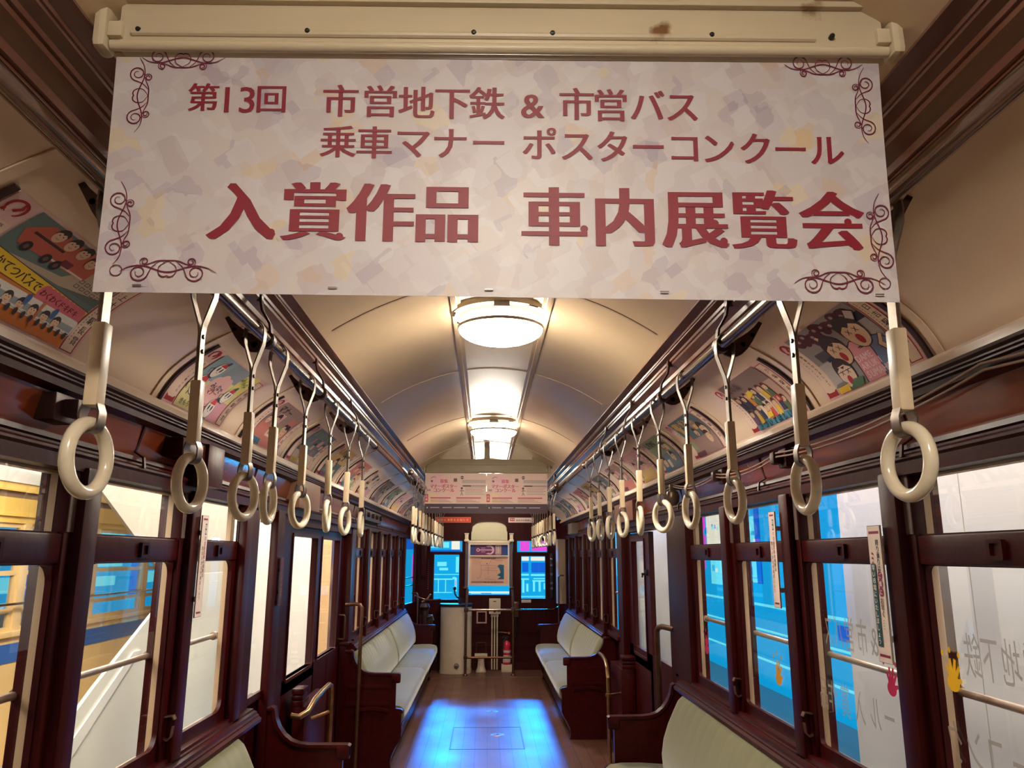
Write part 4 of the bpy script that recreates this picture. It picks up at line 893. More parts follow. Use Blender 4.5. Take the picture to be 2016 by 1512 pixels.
def ad_card(sd, ya, fnart, label):
    ar = Art(1.55); fnart(ar); W_ = .515
    def fn(a, b, d):
        x, z = cove_in(.01 + .67 * b / .36, .004 + d * .06)
        return (sd * x, (ya + a) if sd < 0 else (ya + W_ - a), z)
    mb = MB(); cols = [PK]; V = []; F = []; n = 20
    for j in range(n + 1):
        for a in (0, W_): V.append(fn(a, .36 * j / n, -.01))
    for j in range(n): F.append((2 * j, 2 * j + 1, 2 * j + 3, 2 * j + 2))
    V2 = [fn(a, .36 * j / n, -.07) for j in range(n + 1) for a in (0, W_)]; m_ = len(V); F += [(m_ + a, m_ + b, m_ + c, m_ + d) for a, b, c, d in F[:n]]; F += [(2 * j + k, 2 * j + 2 + k, m_ + 2 * j + 2 + k, m_ + 2 * j + k) for j in range(n) for k in (0, 1)]
    mb.add(V + V2, F); ar.add_to(mb, cols, fn, lift=.0007 if len(ar.sh) < 200 else .0004, cuts=CUTS, clip=(0, W_, 0, .36))
    e = empty('advertising_card', fn(W_ / 2, 0, 0), label, 'advertising card', 'contest cards in the cove over the windows')
    mb.build('printed_card', art_mats(cols), e, smooth=60, normals=False)
    c = MB(); yy = ya - .018 if sd < 0 else ya - .018
    c.bar([(sd * cove_in(t, .006)[0], yy, cove_in(t, .006)[1]) for t in [.01 + .68 * k / 16 for k in range(17)]], (0, 1, 0), .014, .006)
    c.build('edge_clip', IRON, e)
    c = MB(); c.bar([(sd * cove_in(t, .003)[0], yy - .034, cove_in(t, .003)[1]) for t in [.0 + .98 * k / 16 for k in range(17)]], (0, 1, 0), .028, .003)
    c.build('cover_strip', COVE, e)
TS, BS = 'on the cream tram side', 'on the lettered window side'
ad_card(-1, 1.25, card_a, 'child drawn bus contest card in the cove with yellow title band and orange tram')
ad_card(-1, 2.27, card_b, 'child drawn contest card of white egg faces in red hats in the cove')
ad_card(1, 1.70, card_c, 'child drawn contest card of three shouting faces and a maroon splash in the cove')
ad_card(1, 2.36, card_d, 'child drawn contest card of a crowd above a blue title band in the cove')
for i, y in enumerate([3.03, 3.70, 4.38, 5.06, 5.78, 6.48, 7.18, 7.88, 8.58, 9.28]): ad_card(-1, y, lambda ar, s=i: card_e(ar, s), 'contest card in the cove facing the lettered windows, %s beyond the egg face card' % ORD[i])
for i, y in enumerate([3.18, 3.84, 4.46, 5.15, 5.85, 6.55, 7.25, 7.95, 8.65, 9.3]): ad_card(1, y, lambda ar, s=i + 5: card_e(ar, s), 'contest card in the cove facing the cream tram, %s beyond the crowd card' % ORD[i])

# ---- notice plates on the posts
def plate(sd, y, z0, z1, wd, base, draw, label, x=1.008):
    ar = Art(); draw(ar, wd, z1 - z0); mb = MB(); cols = [base]
    mb.box(sd * x, sd * (x + .004), y - wd / 2, y + wd / 2, z0, z1, 0)
    for zz in (z0 + .06, z1 - .06): mb.box(sd * (x + .004), sd * 1.05, y - .012, y - .002, zz - .008, zz + .008, 0)
    ar.add_to(mb, cols, lambda a, b, d: (sd * (x - .0006 - d * .15), (y - wd / 2 + a) if sd < 0 else (y + wd / 2 - a), z0 + b))
    mb.build('notice_plate', art_mats(cols), smooth=0, label=label, cat='notice plate', normals=False)
PW = (224, 204, 194); MG = (130, 30, 70); TE = (20, 74, 84)
def pl_a(ar, W_, H):
    ar.rect(0, W_, 0, H, PW); ar.frame(0, W_, 0, H, .0012, (110, 80, 80)); ar.rect(.007, W_ - .007, H - .022, H - .015, MG); ar.rect(.007, W_ - .007, .014, .021, MG)
    ar.words('降り乗りは', W_ * .70, H - .045, 0, -.0165, .018, (40, 34, 40), .02)
    for i, ch in enumerate('ご順に'): ar.disc(W_ * .70, H - .130 - i * .021, .0115, MG); ar.text(ch, W_ * .70, H - .130 - i * .021, .015, (240, 220, 220), .02)
    ar.words('お早く', W_ * .70, H - .194, 0, -.0165, .018, (40, 34, 40), .02)
    for k in range(4): ar.disc(W_ * .70, H - .243 - .007 * k, .0016, (40, 34, 40), n=8)
    for k in range(3): ar.text('▲', W_ * .28, H - .072 - k * .012, .010, (150, 20, 40))
    ar.rect(W_ * .12, W_ * .46, .040, H - .100, TE); ar.words('早い市電にいたしましょう', W_ * .29, H - .110, 0, -.0170, .0165, (236, 228, 220), .02)
def pl_b(ar, W_, H):
    ar.rect(0, W_, 0, H, PW); ar.frame(0, W_, 0, H, .0012, (120, 80, 100)); ar.rect(.010, W_ - .010, H - .016, H - .010, MG); ar.rect(.010, W_ - .010, .012, .018, MG)
    ar.rect(W_ * .54, W_ * .78, H - .066, H - .028, TE); ar.words('電車', W_ * .66, H - .038, 0, -.018, .015, (236, 228, 220), .02); ar.text('の', W_ * .66, H - .078, .015, TX); ar.words('直前直後', W_ * .66, H - .096, 0, -.015, .015, (150, 30, 60), .02); ar.words('の横断は', W_ * .66, H - .158, 0, -.015, .015, TX, .02)
    ar.words('危ないからやめましょう', W_ * .34, H - .112, 0, -.0165, .0155, TX, .02)
def pl_c(ar, W_, H):
    ar.rect(0, W_, 0, H, (74, 40, 40)); ar.rect(0, W_, H - .05, H, (96, 34, 60)); ar.frame(0, W_, 0, H, .002, (110, 70, 66)); ar.words('とびら注意', W_ * .5, H - .075, 0, -.026, .022, (160, 130, 120))
plate(1, 2.060, 1.228, 1.578, .068, PW, pl_a, 'narrow white notice plate with a teal text band by the lettered windows')
plate(1, 2.797, 1.318, 1.654, .060, PW, pl_b, 'narrow white notice plate on the second post of the lettered window side')
plate(-1, 2.765, 1.290, 1.632, .060, PW, pl_b, 'narrow white notice plate with plum end bars on the post facing the cream tram')
plate(-1, 3.865, 1.262, 1.485, .055, (74, 40, 40), pl_c, 'dark notice plate on the pillar before the closed doors', x=1.012)

# ---- fittings on the header boards
def cord_box(sd, y, z, s, label):
    mb = MB(); mb.box(sd * 1.0, sd * 1.05, y - .05 * s, y + .05 * s, z - .035, z + .03, bev=.006); mb.box(sd * .965, sd * 1.0, y - .015, y + .022, z - .022, z + .018, bev=.005)
    mb.cyl((sd * .985, y + .02, z - .022), (sd * .985, y + .02, z + .022), .011, 12); mb.build('cord_bracket', IRON, label=label, cat='bracket')
cord_box(-1, 1.78, 1.83, .9, 'small dark cord bracket on the header board beside the first strap')
cord_box(1, 2.64, 1.832, .7, 'small dark cord bracket holding wires by the lettered windows, beside the second strap')
cord_box(1, 3.36, 1.84, .6, 'small dark cord bracket holding wires beside the gourd shaped bell')
mb = MB(); mb.box(-.965, -1.055, 2.62, 2.78, 1.725, 1.865, bev=.004); mb.box(-.975, -1.05, 2.42, 2.62, 1.80, 1.86, bev=.008); mb.build('switch_box', WOOD, label='dark wooden switch box fixed to the header board behind the second strap', cat='box')
mb = MB(); mb.box(-.985, -1.06, 4.02, 4.52, 1.735, 1.885, bev=.006); mb.build('route_box', mat('tan_board', (150, 108, 82), .5, var=.1), label='tan wooden box on the header board above the closed doors', cat='box')
mb = MB(); mb.box(.985, 1.06, 5.35, 6.1, 1.735, 1.875, bev=.006); mb.build('route_box', mat('brown_board', (120, 76, 60), .45, var=.1), label='brown wooden box on the header board above the open doorway', cat='box')
mb = MB(); mb.box(.96, 1.06, 8.95, 9.35, 1.735, 1.86, bev=.006); mb.build('route_box', mat('grey_board', (128, 112, 104), .5), label='grey box on the header board beyond the bench by the brass rail', cat='box')
for sd, yy, lb in ((-1, (6.35, 7.3), 'seamed bench'), (1, (6.95, 7.6), 'bench by the brass rail')):
    mb = MB(); mb.box(sd * 1.0, sd * 1.05, yy[0], yy[1], 1.775, 1.86, bev=.004)
    for k in range(4): mb.lathe([(.02, 0), (.018, -.02), (0, -.024)] if sd > 0 else [(.02, 0), (.018, .02), (0, .024)], (sd * 1.0, yy[0] + .12 + k * (yy[1] - yy[0] - .2) / 3, 1.82), 12, axis='x')
    mb.build('fuse_board', IRON, label='dark fuse board with round knobs over the ' + lb, cat='fuse board')
mb = MB(); mb.lathe([(0, .062), (.012, .058), (.014, .045), (.030, .035), (.038, .01), (.034, -.02), (.022, -.036), (0, -.04)], (.985, 4.18, 1.80), 20); mb.box(.97, 1.05, 4.165, 4.195, 1.845, 1.875, bev=.003)
mb.build('signal_bell', mat('olive_bell', (110, 92, 72), .35, metal=.4, var=.2), label='olive gourd shaped bell hanging from the header board by the lettered windows', cat='bell')
def wire(pts, r, label):
    P = [Vector(p) for p in pts]; out = []
    for i in range(len(P) - 1):
        for k in range(10):
            t = k / 10; q = P[i].lerp(P[i + 1], t); q.z -= .030 * 4 * t * (1 - t) * min(1, (P[i + 1] - P[i]).length / .9); out.append(q)
    out.append(P[-1]); mb = MB(); mb.tube(out, r, 8); mb.build('cable', mat('grey_cable', (140, 112, 100), .45), label=label, cat='cable')
wire([(1.0, .3, 1.90), (.985, 1.5, 1.885), (.975, 2.62, 1.845), (.98, 3.36, 1.848), (.985, 4.15, 1.87), (.99, 4.6, 1.872)], .0032, 'upper slack cable along the header board by the lettered windows')
wire([(1.005, .3, 1.885), (.99, 1.5, 1.872), (.975, 2.62, 1.832), (.98, 3.36, 1.835), (.985, 4.15, 1.86)], .0032, 'lower slack cable along the header board by the lettered windows')
# ---- poles and brass rails near the doors
def pole(pts, r, m, label, feet=()):
    mb = MB(); mb.tube(pts, r, 12)
    for p in feet: mb.lathe([(.0, -.006), (r * 1.9, -.006), (r * 1.9, .002), (r * 1.1, .012)], p, 14)
    mb.build('grab_pole', m, label=label, cat='grab pole')
pole([(-1.05, 5.9, 1.14), (-.98, 5.9, 1.145), (-.945, 5.9, 1.14), (-.93, 5.9, 1.12), (-.93, 5.9, 1.0), (-.93, 5.9, .62), (-.93, 5.88, 0)], .0135, BRONZE, 'bronze grab pole standing between the closed doors and the seamed bench', [(-.93, 5.88, .006)])
pole([(1.04, 4.5, 1.09), (1.0, 4.62, 1.095), (.99, 4.68, 1.085), (.985, 4.70, 1.06), (.985, 4.70, .8), (.985, 4.70, 0)], .016, BRONZE, 'dark grab pole with bent top at the open doorway', [(.985, 4.70, .006)])
pole([(-.96, 10.2, 1.02), (-.90, 10.2, 1.02), (-.885, 10.2, 1.0), (-.885, 10.2, 0)], .010, BRONZE, 'thin grab pole on the platform behind the brake column', [(-.885, 10.2, .006)])
pole([(.985, 10.15, 1.24), (.93, 10.15, 1.24), (.915, 10.15, 1.22), (.915, 10.15, 0)], .010, BRONZE, 'thin bent grab pole before the cream upright of the platform', [(.915, 10.15, .006)])
mb = MB(); P = [(-.97, 4.05, .73), (-.93, 4.05, .725), (-.905, 4.12, .735), (-.90, 4.25, .77), (-.90, 4.45, .782), (-.90, 4.62, .785), (-.90, 4.68, .77), (-.90, 4.70, .73), (-.90, 4.70, .0)]
mb.tube(P, .014, 12); mb.tube([(-1.08, 4.55, .62), (-.98, 4.60, .615), (-.90, 4.70, .63)], .009, 10); mb.build('curved_rail', BRASS, label='curved brass rail beside the closed doors behind the green bench arm', cat='rail')
mb = MB(); P = [(.93, 6.70, .70), (.915, 6.45, .715), (.90, 6.2, .71), (.885, 6.02, .68), (.88, 5.95, .62), (.88, 5.95, 0)]
mb.tube(P, .014, 12); mb.lathe([(.014, -.012), (.022, -.01), (.022, .01), (.014, .012)], (.88, 5.95, .50), 14); mb.tube([(.88, 5.95, .50), (1.02, 6.05, .50)], .009, 8); mb.build('curved_rail', BRASS, label='curved brass rail beside the door leaf by the open doorway', cat='rail')
def step_box(sd, y0, y1, x0, x1, z, label):
    mb = MB(); mb.box(sd * x0, sd * x1, y0, y1, 0, z - .09, bev=.006); mb.box(sd * (x0 + .01), sd * (x1 + .01), y0 - .005, y0 + .14, z - .09, z - .06, bev=.006); mb.box(sd * (x0 + .015), sd * (x1 + .01), y0, y0 + .13, z - .055, z - .035, bev=.006); mb.box(sd * (x0 + .012), sd * (x1 + .01), y0, y0 + .13, z - .03, z, bev=.008)
    mb.build('door_engine_box', WOOD, label=label, cat='box')
step_box(-1, 4.42, 5.0, .985, 1.05, .795, 'dark wooden door gear box under the curved brass rail of the closed doors')
step_box(1, 6.0, 6.5, .985, 1.09, .76, 'dark wooden door gear box behind the brass rail by the open doorway')

# ---- end platform equipment
YE = Y1
def tag1(mb, name, mats, label, cat, **k): return mb.build(name, mats, label=label, cat=cat, **k)
# controller
e = empty('motor_controller', (-.405, 10.62, 0), 'tall chipped cream controller cabinet with rounded front on the platform', 'controller')
P = [(-.20, 10.80), (-.20, 10.60)] + [(-.405 + .205 * math.cos(R(a)), 10.60 - .13 * math.sin(R(a))) for a in range(0, 181, 12)] + [(-.61, 10.60), (-.61, 10.80)]
mb = MB(); mb.prism(P, lambda a, b, d: (a, b, d), .0, .83); mb.build('controller_body', CAB, e, smooth=40)
mb = MB(); mb.prism([(-.405 + (x + .405) * 1.04, 10.63 + (y - 10.63) * 1.05) for x, y in P], lambda a, b, d: (a, b, d), .83, .865); mb.build('controller_top', BLACK, e, smooth=40)
mb = MB(); mb.prism([(-.405 + (x + .405) * 1.02, 10.63 + (y - 10.63) * 1.02) for x, y in P], lambda a, b, d: (a, b, d), .0, .03); mb.build('base_moulding', CAB, e, smooth=40)
h = MB(); h.cyl((-.36, 10.62, .865), (-.36, 10.62, .93), .022, 12); h.tube([(-.36, 10.62, .93), (-.40, 10.60, .95), (-.425, 10.59, .99), (-.43, 10.585, 1.05)], .010, 8); h.lathe([(0, -.025), (.018, -.018), (.022, 0), (.018, .018), (0, .025)], (-.43, 10.585, 1.06), 12); h.build('control_handle', BLACK, e)
h = MB(); h.lathe([(0, -.03), (.03, -.025), (.034, 0)], (-.385, 10.472, .10), 14, axis='y'); h.build('drain_cap', STEEL, e)
# brake column
e = empty('brake_column', (-.80, 10.35, 0), 'dark hand brake column with crossed metal handles beside the seamed bench', 'brake')
mb = MB(); mb.cyl((-.80, 10.35, 0), (-.80, 10.35, .86), .045, 14); mb.lathe([(.05, .80), (.065, .84), (.05, .88), (0, .89)], (-.80, 10.35, 0), 16); mb.box(-.86, -.70, 10.34, 10.44, .60, .74, bev=.01); mb.build('column', IRON, e)
mb = MB(); mb.tube([(-.93, 10.30, .985), (-.86, 10.32, .95), (-.80, 10.35, .93), (-.70, 10.33, .925), (-.60, 10.31, .935)], .012, 10); mb.build('brake_handle', CHROME, e)
mb = MB(); mb.tube([(-.84, 10.36, .90), (-.77, 10.35, .94), (-.73, 10.34, 1.0)], .011, 10); mb.build('lever', BRASS, e)
mb = MB(); mb.box(-.76, -.68, 10.325, 10.332, .56, .60); mb.tube([(-.78, 10.33, .71), (-.70, 10.31, .73), (-.68, 10.31, .68)], .008, 8); mb.build('name_plate', STEEL, e)
# pipe railing
e = empty('pipe_railing', (.03, 10.36, 0), 'dark pipe railing standing in front of the route map', 'railing')
for x in (-.268, .342):
    mb = MB(); mb.tube([(x, 10.36, 0), (x, 10.36, .80), (x + (.015 if x < 0 else -.012), 10.40, 1.06)], .0165, 12); mb.lathe([(.034, 0), (.034, .008), (.02, .02)], (x, 10.36, 0), 14); mb.lathe([(.017, -.03), (.028, -.026), (.028, .026), (.017, .03)], (x, 10.36, .80), 14); mb.lathe([(.017, -.02), (.024, -.018), (.024, .018), (.017, .02)], (x, 10.36, .215), 14); mb.build('post', BRONZE, e)
for z, r in ((.80, .016), (.215, .014)):
    mb = MB(); mb.cyl((-.268, 10.36, z), (.342, 10.36, z), r, 12); mb.build('rail', CHROME if z > .5 else BRONZE, e)
mb = MB(); mb.tube([(.342, 10.36, .80), (.85, 10.37, .80), (.90, 10.40, .82), (.93, 10.5, .83)], .014, 12); mb.build('side_rail', CHROME, e)
# map board
e = empty('route_map_board', (.022, YE - .03, 1.09), 'cream framed route map board under a blue and plum anchor sign', 'map board')
MZ0, MZ1, MX0, MX1 = 1.088, 1.655, -.258, .302
mb = MB(); mb.ring([(MX0, MZ0), (MX1, MZ0), (MX1, MZ1), (MX0, MZ1)], [(MX0 + .025, MZ0 + .02), (MX1 - .02, MZ0 + .02), (MX1 - .02, MZ1 - .022), (MX0 + .025, MZ1 - .022)], lambda a, b, d: (a, d, b), YE - .05, YE - .012); mb.box(MX0 + .01, MX1 - .01, YE - .046, YE - .012, 1.475, 1.492); mb.build('frame', CREAM, e, smooth=20)
ar = Art(); ar.rect(0, .515, 0, .145, (24, 62, 132)); ar.rect(.07, .435, 0, .145, (104, 40, 90)); ar.rect(.05, .07, 0, .145, (60, 50, 112)); ar.rect(.435, .45, 0, .145, (60, 50, 112))
w1 = (206, 170, 186); ar.line([(.108 + .018 * math.cos(2 * math.pi * k / 20), .073 + .018 * math.sin(2 * math.pi * k / 20)) for k in range(21)], .012, w1); ar.line([(.125, .073), (.31, .073)], .013, w1)
ar.line([(.265 + .052 * math.cos(R(t)), .073 + .054 * math.sin(R(t))) for t in range(-110, 111, 10)], [.010 + .018 * math.sin(math.pi * k / 22) for k in range(23)], w1)
for g in (-1, 1): ar.poly([(.262, .073 + g * .062), (.215, .073 + g * .050), (.262, .073 + g * .036)], w1); ar.rect(.15, .205, .073 + g * .024 - .008, .073 + g * .024 + .008, (150, 110, 150))
ar.poly(rrect(.345, .425, .012, .135, .012, 3), w1); ar.poly(rrect(.352, .418, .020, .127, .008, 3), (104, 50, 70))
for k in range(3): ar.rect(.358 + .021 * k, .370 + .021 * k, .026, .121, (216, 196, 190) if k != 1 else (236, 226, 214))
mb = MB(); cols = [(24, 62, 132)]; mb.box(MX0 + .023, MX1 - .018, YE - .026, YE - .020, 1.49, 1.635); ar.add_to(mb, cols, lambda a, b, d: (MX0 + .023 + a, YE - .0265 - d * .3, 1.49 + b)); mb.build('anchor_sign', art_mats(cols), e, smooth=0, normals=False, label='blue and plum sign with a lying anchor')
ar = Art(); bg = (222, 178, 156); ar.rect(0, .515, 0, .367, bg); ar.rect(.02, .44, .04, .36, (214, 168, 146)); ar.rect(.03, .13, .26, .33, (206, 160, 138)); ar.poly([(.375, .245), (.41, .262), (.465, .255), (.465, .065), (.375, .065), (.42, .10), (.37, .12), (.42, .155), (.405, .20)], (20, 92, 122))
for L_ in ([(.15, .25), (.34, .25), (.38, .22)], [(.15, .25), (.155, .15), (.14, .09), (.10, .075)], [(.25, .25), (.25, .13)], [(.16, .19), (.38, .18)], [(.20, .215), (.36, .215)], [(.255, .26), (.30, .33), (.40, .31), (.46, .32)], [(.27, .10), (.20, .07), (.35, .06)], [(.15, .25), (.135, .29), (.16, .31)]): ar.line(L_, .004, (150, 96, 84))
ar.disc(.232, .272, .007, (50, 30, 30)); ar.words('横浜市電運転系統図', .165, .345, .022, 0, .020, (60, 36, 36), .04); ar.rect(.02, .46, .018, .038, (150, 100, 100)); ar.words('横浜市電', .21, .028, .045, 0, .022, (70, 44, 44), .03)
mb = MB(); cols = [bg]; mb.box(MX0 + .023, MX1 - .018, YE - .026, YE - .020, 1.105, 1.477); ar.add_to(mb, cols, lambda a, b, d: (MX0 + .023 + a, YE - .0265 - d * .3, 1.107 + b)); mb.build('route_map', art_mats(cols), e, smooth=0, normals=False, label='peach coloured tram route map')
# arched housing above the map with its capitals and pillars
e = empty('arched_housing', (.022, YE - .03, 1.66), 'pale arched panel with cream capitals above the route map', 'panel')
P = [(-.222, 1.695), (.275, 1.695), (.275, 1.80)] + [(.0265 + .2485 * math.cos(R(a)) ** .6, 1.83 + .118 * math.sin(R(a))) for a in (15, 30, 45, 60, 75, 88)] + [(.0265 - .2485 * math.cos(R(a)) ** .6, 1.83 + .118 * math.sin(R(a))) for a in (88, 75, 60, 45, 30, 15)] + [(-.222, 1.80)]
mb = MB(); mb.prism(P, lambda a, b, d: (a, d, b), YE - .05, YE); mb.build('arched_panel', mat('pale_sage_panel', (198, 192, 164), .45, var=.04), e, smooth=40)
mb = MB(); mb.bar([(a, YE - .045, b + .012) for a, b in P[2:]], (0, 1, 0), .05, .018); mb.build('arch_moulding', WOOD, e)
for x in (-.285, .332):
    mb = MB(); mb.box(x - .032, x + .032, YE - .07, YE, 1.675, 1.705, bev=.006); mb.box(x - .024, x + .024, YE - .06, YE, 1.705, 1.775, bev=.006); mb.box(x - .030, x + .030, YE - .066, YE, 1.775, 1.79, bev=.003); mb.build('capital', CREAM, e)
    mb = MB(); mb.cyl((x, YE - .03, 1.06), (x, YE - .03, 1.675), .022, 14); mb.lathe([(.022, 0), (.034, .006), (.034, .018), (.022, .024)], (x, YE - .03, 1.05), 14); mb.build('pillar', mat('brown_pillar_paint', (112, 84, 72), .4), e)
mb = MB(); mb.box(-.27, .32, YE - .055, YE, 1.655, 1.69, bev=.004); mb.build('cream_ledge', CREAM, e)
# junction box and conduits
e = empty('junction_box', (.105, YE - .03, .0), 'cream junction box with three pipes running down to the platform floor', 'junction box')
mb = MB(); mb.box(.03, .185, YE - .09, YE, .72, .92, bev=.010); mb.build('box_body', CAB, e)
mb = MB(); mb.lathe([(0, -.108), (.014, -.104), (.02, -.09)], (.105, YE, .76), 14, axis='y'); mb.box(.085, .125, YE - .096, YE - .09, .88, .892); mb.box(.145, .175, YE - .1, YE - .09, .75, .79, bev=.003); mb.build('knob', BRONZE, e)
for x in (.072, .107, .142):
    mb = MB(); mb.tube([(x, YE - .05, .72), (x, YE - .05, .01)], .010, 10); mb.lathe([(.010, 0), (.018, .004), (.018, .04), (.010, .045)], (x, YE - .05, .68), 12); mb.build('conduit', CAB, e)
mb = MB(); mb.ring([(-.138, .595), (0, .595), (0, .755), (-.138, .755)], [(-.118, .612), (-.018, .612), (-.018, .738), (-.118, .738)], lambda a, b, d: (a, d, b), YE - .02, YE); tag1(mb, 'picture_frame', mat('dusty_pink_frame', (186, 146, 142), .5), 'empty dusty pink frame on the dark end wall beside the pipes', 'frame')
e = empty('pedestal_seat', (-.07, 10.66, 0), 'small cream pedestal with flat top plate and wire loop on the platform', 'pedestal')
mb = MB(); mb.lathe([(.07, 0), (.07, .015), (.05, .06), (.042, .14), (.048, .19), (.06, .20)], (-.07, 10.66, 0), 20); mb.build('pedestal', CAB, e)
mb = MB(); mb.box(-.155, .012, 10.58, 10.74, .20, .225, bev=.006); mb.build('top_plate', CAB, e)
mb = MB(); mb.tube([(-.135, 10.72, .225), (-.13, 10.72, .36), (-.01, 10.72, .36), (-.005, 10.72, .225)], .005, 8); mb.build('wire_loop', BRONZE, e)
# extinguisher on its box
mb = MB(); mb.box(.197, .335, 10.60, 10.74, 0, .092, bev=.004); tag1(mb, 'low_box', CAB, 'low grey cream box under the fire extinguisher', 'box')
e = empty('fire_extinguisher', (.268, 10.67, .092), 'red fire extinguisher with pale labels standing on a low box', 'fire extinguisher')
mb = MB(); mb.lathe([(.05, .0), (.052, .01), (.052, .235), (.045, .27), (.025, .29), (.018, .30)], (.268, 10.67, .092), 24); mb.build('cylinder', FIRE, e)
mb = MB(); mb.lathe([(.0535, .03), (.0535, .12)], (.268, 10.67, .092), 24); mb.lathe([(.0535, .15), (.0535, .18)], (.268, 10.67, .092), 24); mb.build('paper_label', ink((190, 172, 170)), e)
mb = MB(); mb.lathe([(.018, .30), (.016, .335), (0, .335)], (.268, 10.67, .092), 12); mb.box(.20, .29, 10.66, 10.68, .42, .432); mb.box(.215, .29, 10.66, 10.68, .440, .448); mb.build('valve_handle', BLACK, e)
mb = MB(); mb.tube([(.255, 10.65, .42), (.22, 10.62, .38), (.21, 10.62, .28), (.215, 10.62, .2)], .008, 8); mb.build('hose', BLACK, e)
mb = MB(); mb.tube([(.15, YE - .02, .48), (.19, YE - .05, .485), (.30, YE - .08, .475)], .008, 8); mb.lathe([(.012, -.02), (.02, 0), (.012, .02)], (.30, YE - .08, .475), 12, axis='y'); tag1(mb, 'hand_valve', BRASS, 'small brass hand valve on the end wall above the fire extinguisher', 'valve')
mb = MB(); mb.box(.355, .43, YE - .07, YE, .68, .88, bev=.012); mb.tube([(.39, YE - .05, .68), (.40, YE - .04, .5), (.385, YE - .04, .42)], .007, 8); tag1(mb, 'brake_valve', BRONZE, 'brownish valve body with thin pipe beside the railing joint', 'valve')
ar = Art(); ar.rect(0, .487, 0, .075, (206, 60, 44)); ar.frame(.0, .487, 0, .075, .006, (220, 120, 90)); ar.words('車掌に乗降をお知らせ', .05, .037, .043, 0, .036, (236, 170, 130), .03)
mb = MB(); cols = [(206, 60, 44)]; mb.box(-.718, -.231, YE - .012, YE, 1.933, 2.008); ar.add_to(mb, cols, lambda a, b, d: (-.718 + a, YE - .013 - d * .3, 1.933 + b)); tag1(mb, 'sign_board', art_mats(cols), 'long orange red sign high on the end wall', 'sign', smooth=0, normals=False)
ar = Art(); ar.rect(0, .347, 0, .068, (222, 200, 196)); ar.rect(.02, .085, .02, .062, (170, 40, 60)); ar.words('禁煙', .04, .041, .026, 0, .024, (240, 220, 220)); ar.words('乗車中の喫煙は', .12, .03, .031, 0, .028, (80, 50, 54), .03)
mb = MB(); cols = [(222, 200, 196)]; mb.box(.29, .637, YE - .012, YE, 1.936, 2.004); ar.add_to(mb, cols, lambda a, b, d: (.29 + a, YE - .013 - d * .3, 1.936 + b)); tag1(mb, 'sign_board', art_mats(cols), 'white sign with a red square high on the end wall', 'sign', smooth=0, normals=False)
mb = MB(); mb.box(.47, .60, YE - .014, YE - .002, .865, .905); tag1(mb, 'name_plate', ink((196, 176, 156)), 'small cream plate under the window with the magenta view', 'plate')
mb = MB(); mb.box(.86, .90, YE - .06, YE - .01, .93, 1.52, bev=.01)
for z in (1.44, 1.36, 1.24, 1.12, 1.05): mb.lathe([(0, -.085), (.018, -.08), (.02, -.06)], (.88, YE, z), 12, mi=1, axis='y')
tag1(mb, 'gauge_column', [IRON, STEEL], 'dark column of small gauges beside the end window', 'gauge column')
mb = MB(); mb.box(-.90, -.83, YE - .03, YE - .005, 1.2, 1.62, bev=.006)
for k in range(14): mb.lathe([(0, -.036), (.005, -.034), (.006, -.03)], (-.80 + .0 * k, YE - .0, 1.05 + k * .028), 8, mi=1, axis='y')
tag1(mb, 'stud_board', [WOOD, STEEL], 'dark switch panel with a column of small studs on the end wall', 'switch panel')

# ================================================================== outside the car: museum hall
HF = -0.75
mb = MB(); mb.box(-9, 9, -4, 22, HF - .05, HF); mb.build('hall_floor', mat('grey_hall_floor', (150, 150, 150), .35, var=.05), kind='structure', smooth=0)
grid_wall('hall_wall', [-8, -3.9], [HF, 5.0], [], 19.0, 19.1, WHITE)
mb = MB(); mb.box(-7.1, -7.0, -4, 19, HF, 5.0); mb.build('hall_wall', WHITE, kind='structure', smooth=0)

# neighbouring tram, seen through the windows
e = empty('tram_car', (-3.4, 4.5, HF), 'cream tram with a blue waistband standing alongside', 'tram')
TX_ = -2.60; TY0, TY1 = 1.0, 8.2
TC = mat('tram_cream_paint', (234, 200, 140), .35, coat=.3, var=.04); TYL = mat('tram_ochre_paint', (238, 200, 104), .35, coat=.3); TB = mat('tram_blue_paint', (24, 98, 186), .3, coat=.3)
mb = MB(); mb.box(TX_, TX_ - .04, TY0, TY1, HF + .25, 1.075); mb.build('side_panel', TC, e, smooth=20)
mb = MB(); mb.box(TX_ + .004, TX_ - .01, TY0, TY1, .925, 1.025); mb.build('waistband', TB, e, smooth=20)
mb = MB(); mb.box(TX_ + .02, TX_ - .03, TY0, TY1, 1.060, 1.090, bev=.006); mb.build('sill_moulding', TC, e)
mb = MB(); mb.box(TX_, TX_ - .04, TY0, TY1, 1.665, 1.80); mb.box(TX_ + .015, TX_, TY0, TY1, 1.70, 1.715); mb.box(TX_ + .01, TX_ - .04, TY0, TY1, 1.835, 1.88); mb.build('letterboard', TYL, e, smooth=20)
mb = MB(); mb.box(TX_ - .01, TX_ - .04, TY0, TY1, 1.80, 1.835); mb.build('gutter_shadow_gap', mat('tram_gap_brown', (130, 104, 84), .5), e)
mb = MB(); mb.strip_y([(TX_ + .02, 1.88), (TX_ - .1, 1.96), (TX_ - .5, 2.06), (TX_ - .9, 2.09), (TX_ - 1.3, 2.06), (TX_ - 1.7, 1.96)], [TY0, TY1]); mb.build('roof', mat('tram_grey_roof', (196, 192, 184), .5), e, normals=False)
mb = MB(); mb.box(TX_ - 1.8, TX_ - 1.76, TY0, TY1, HF + .25, 1.0); mb.build('far_side_panel', TC, e)
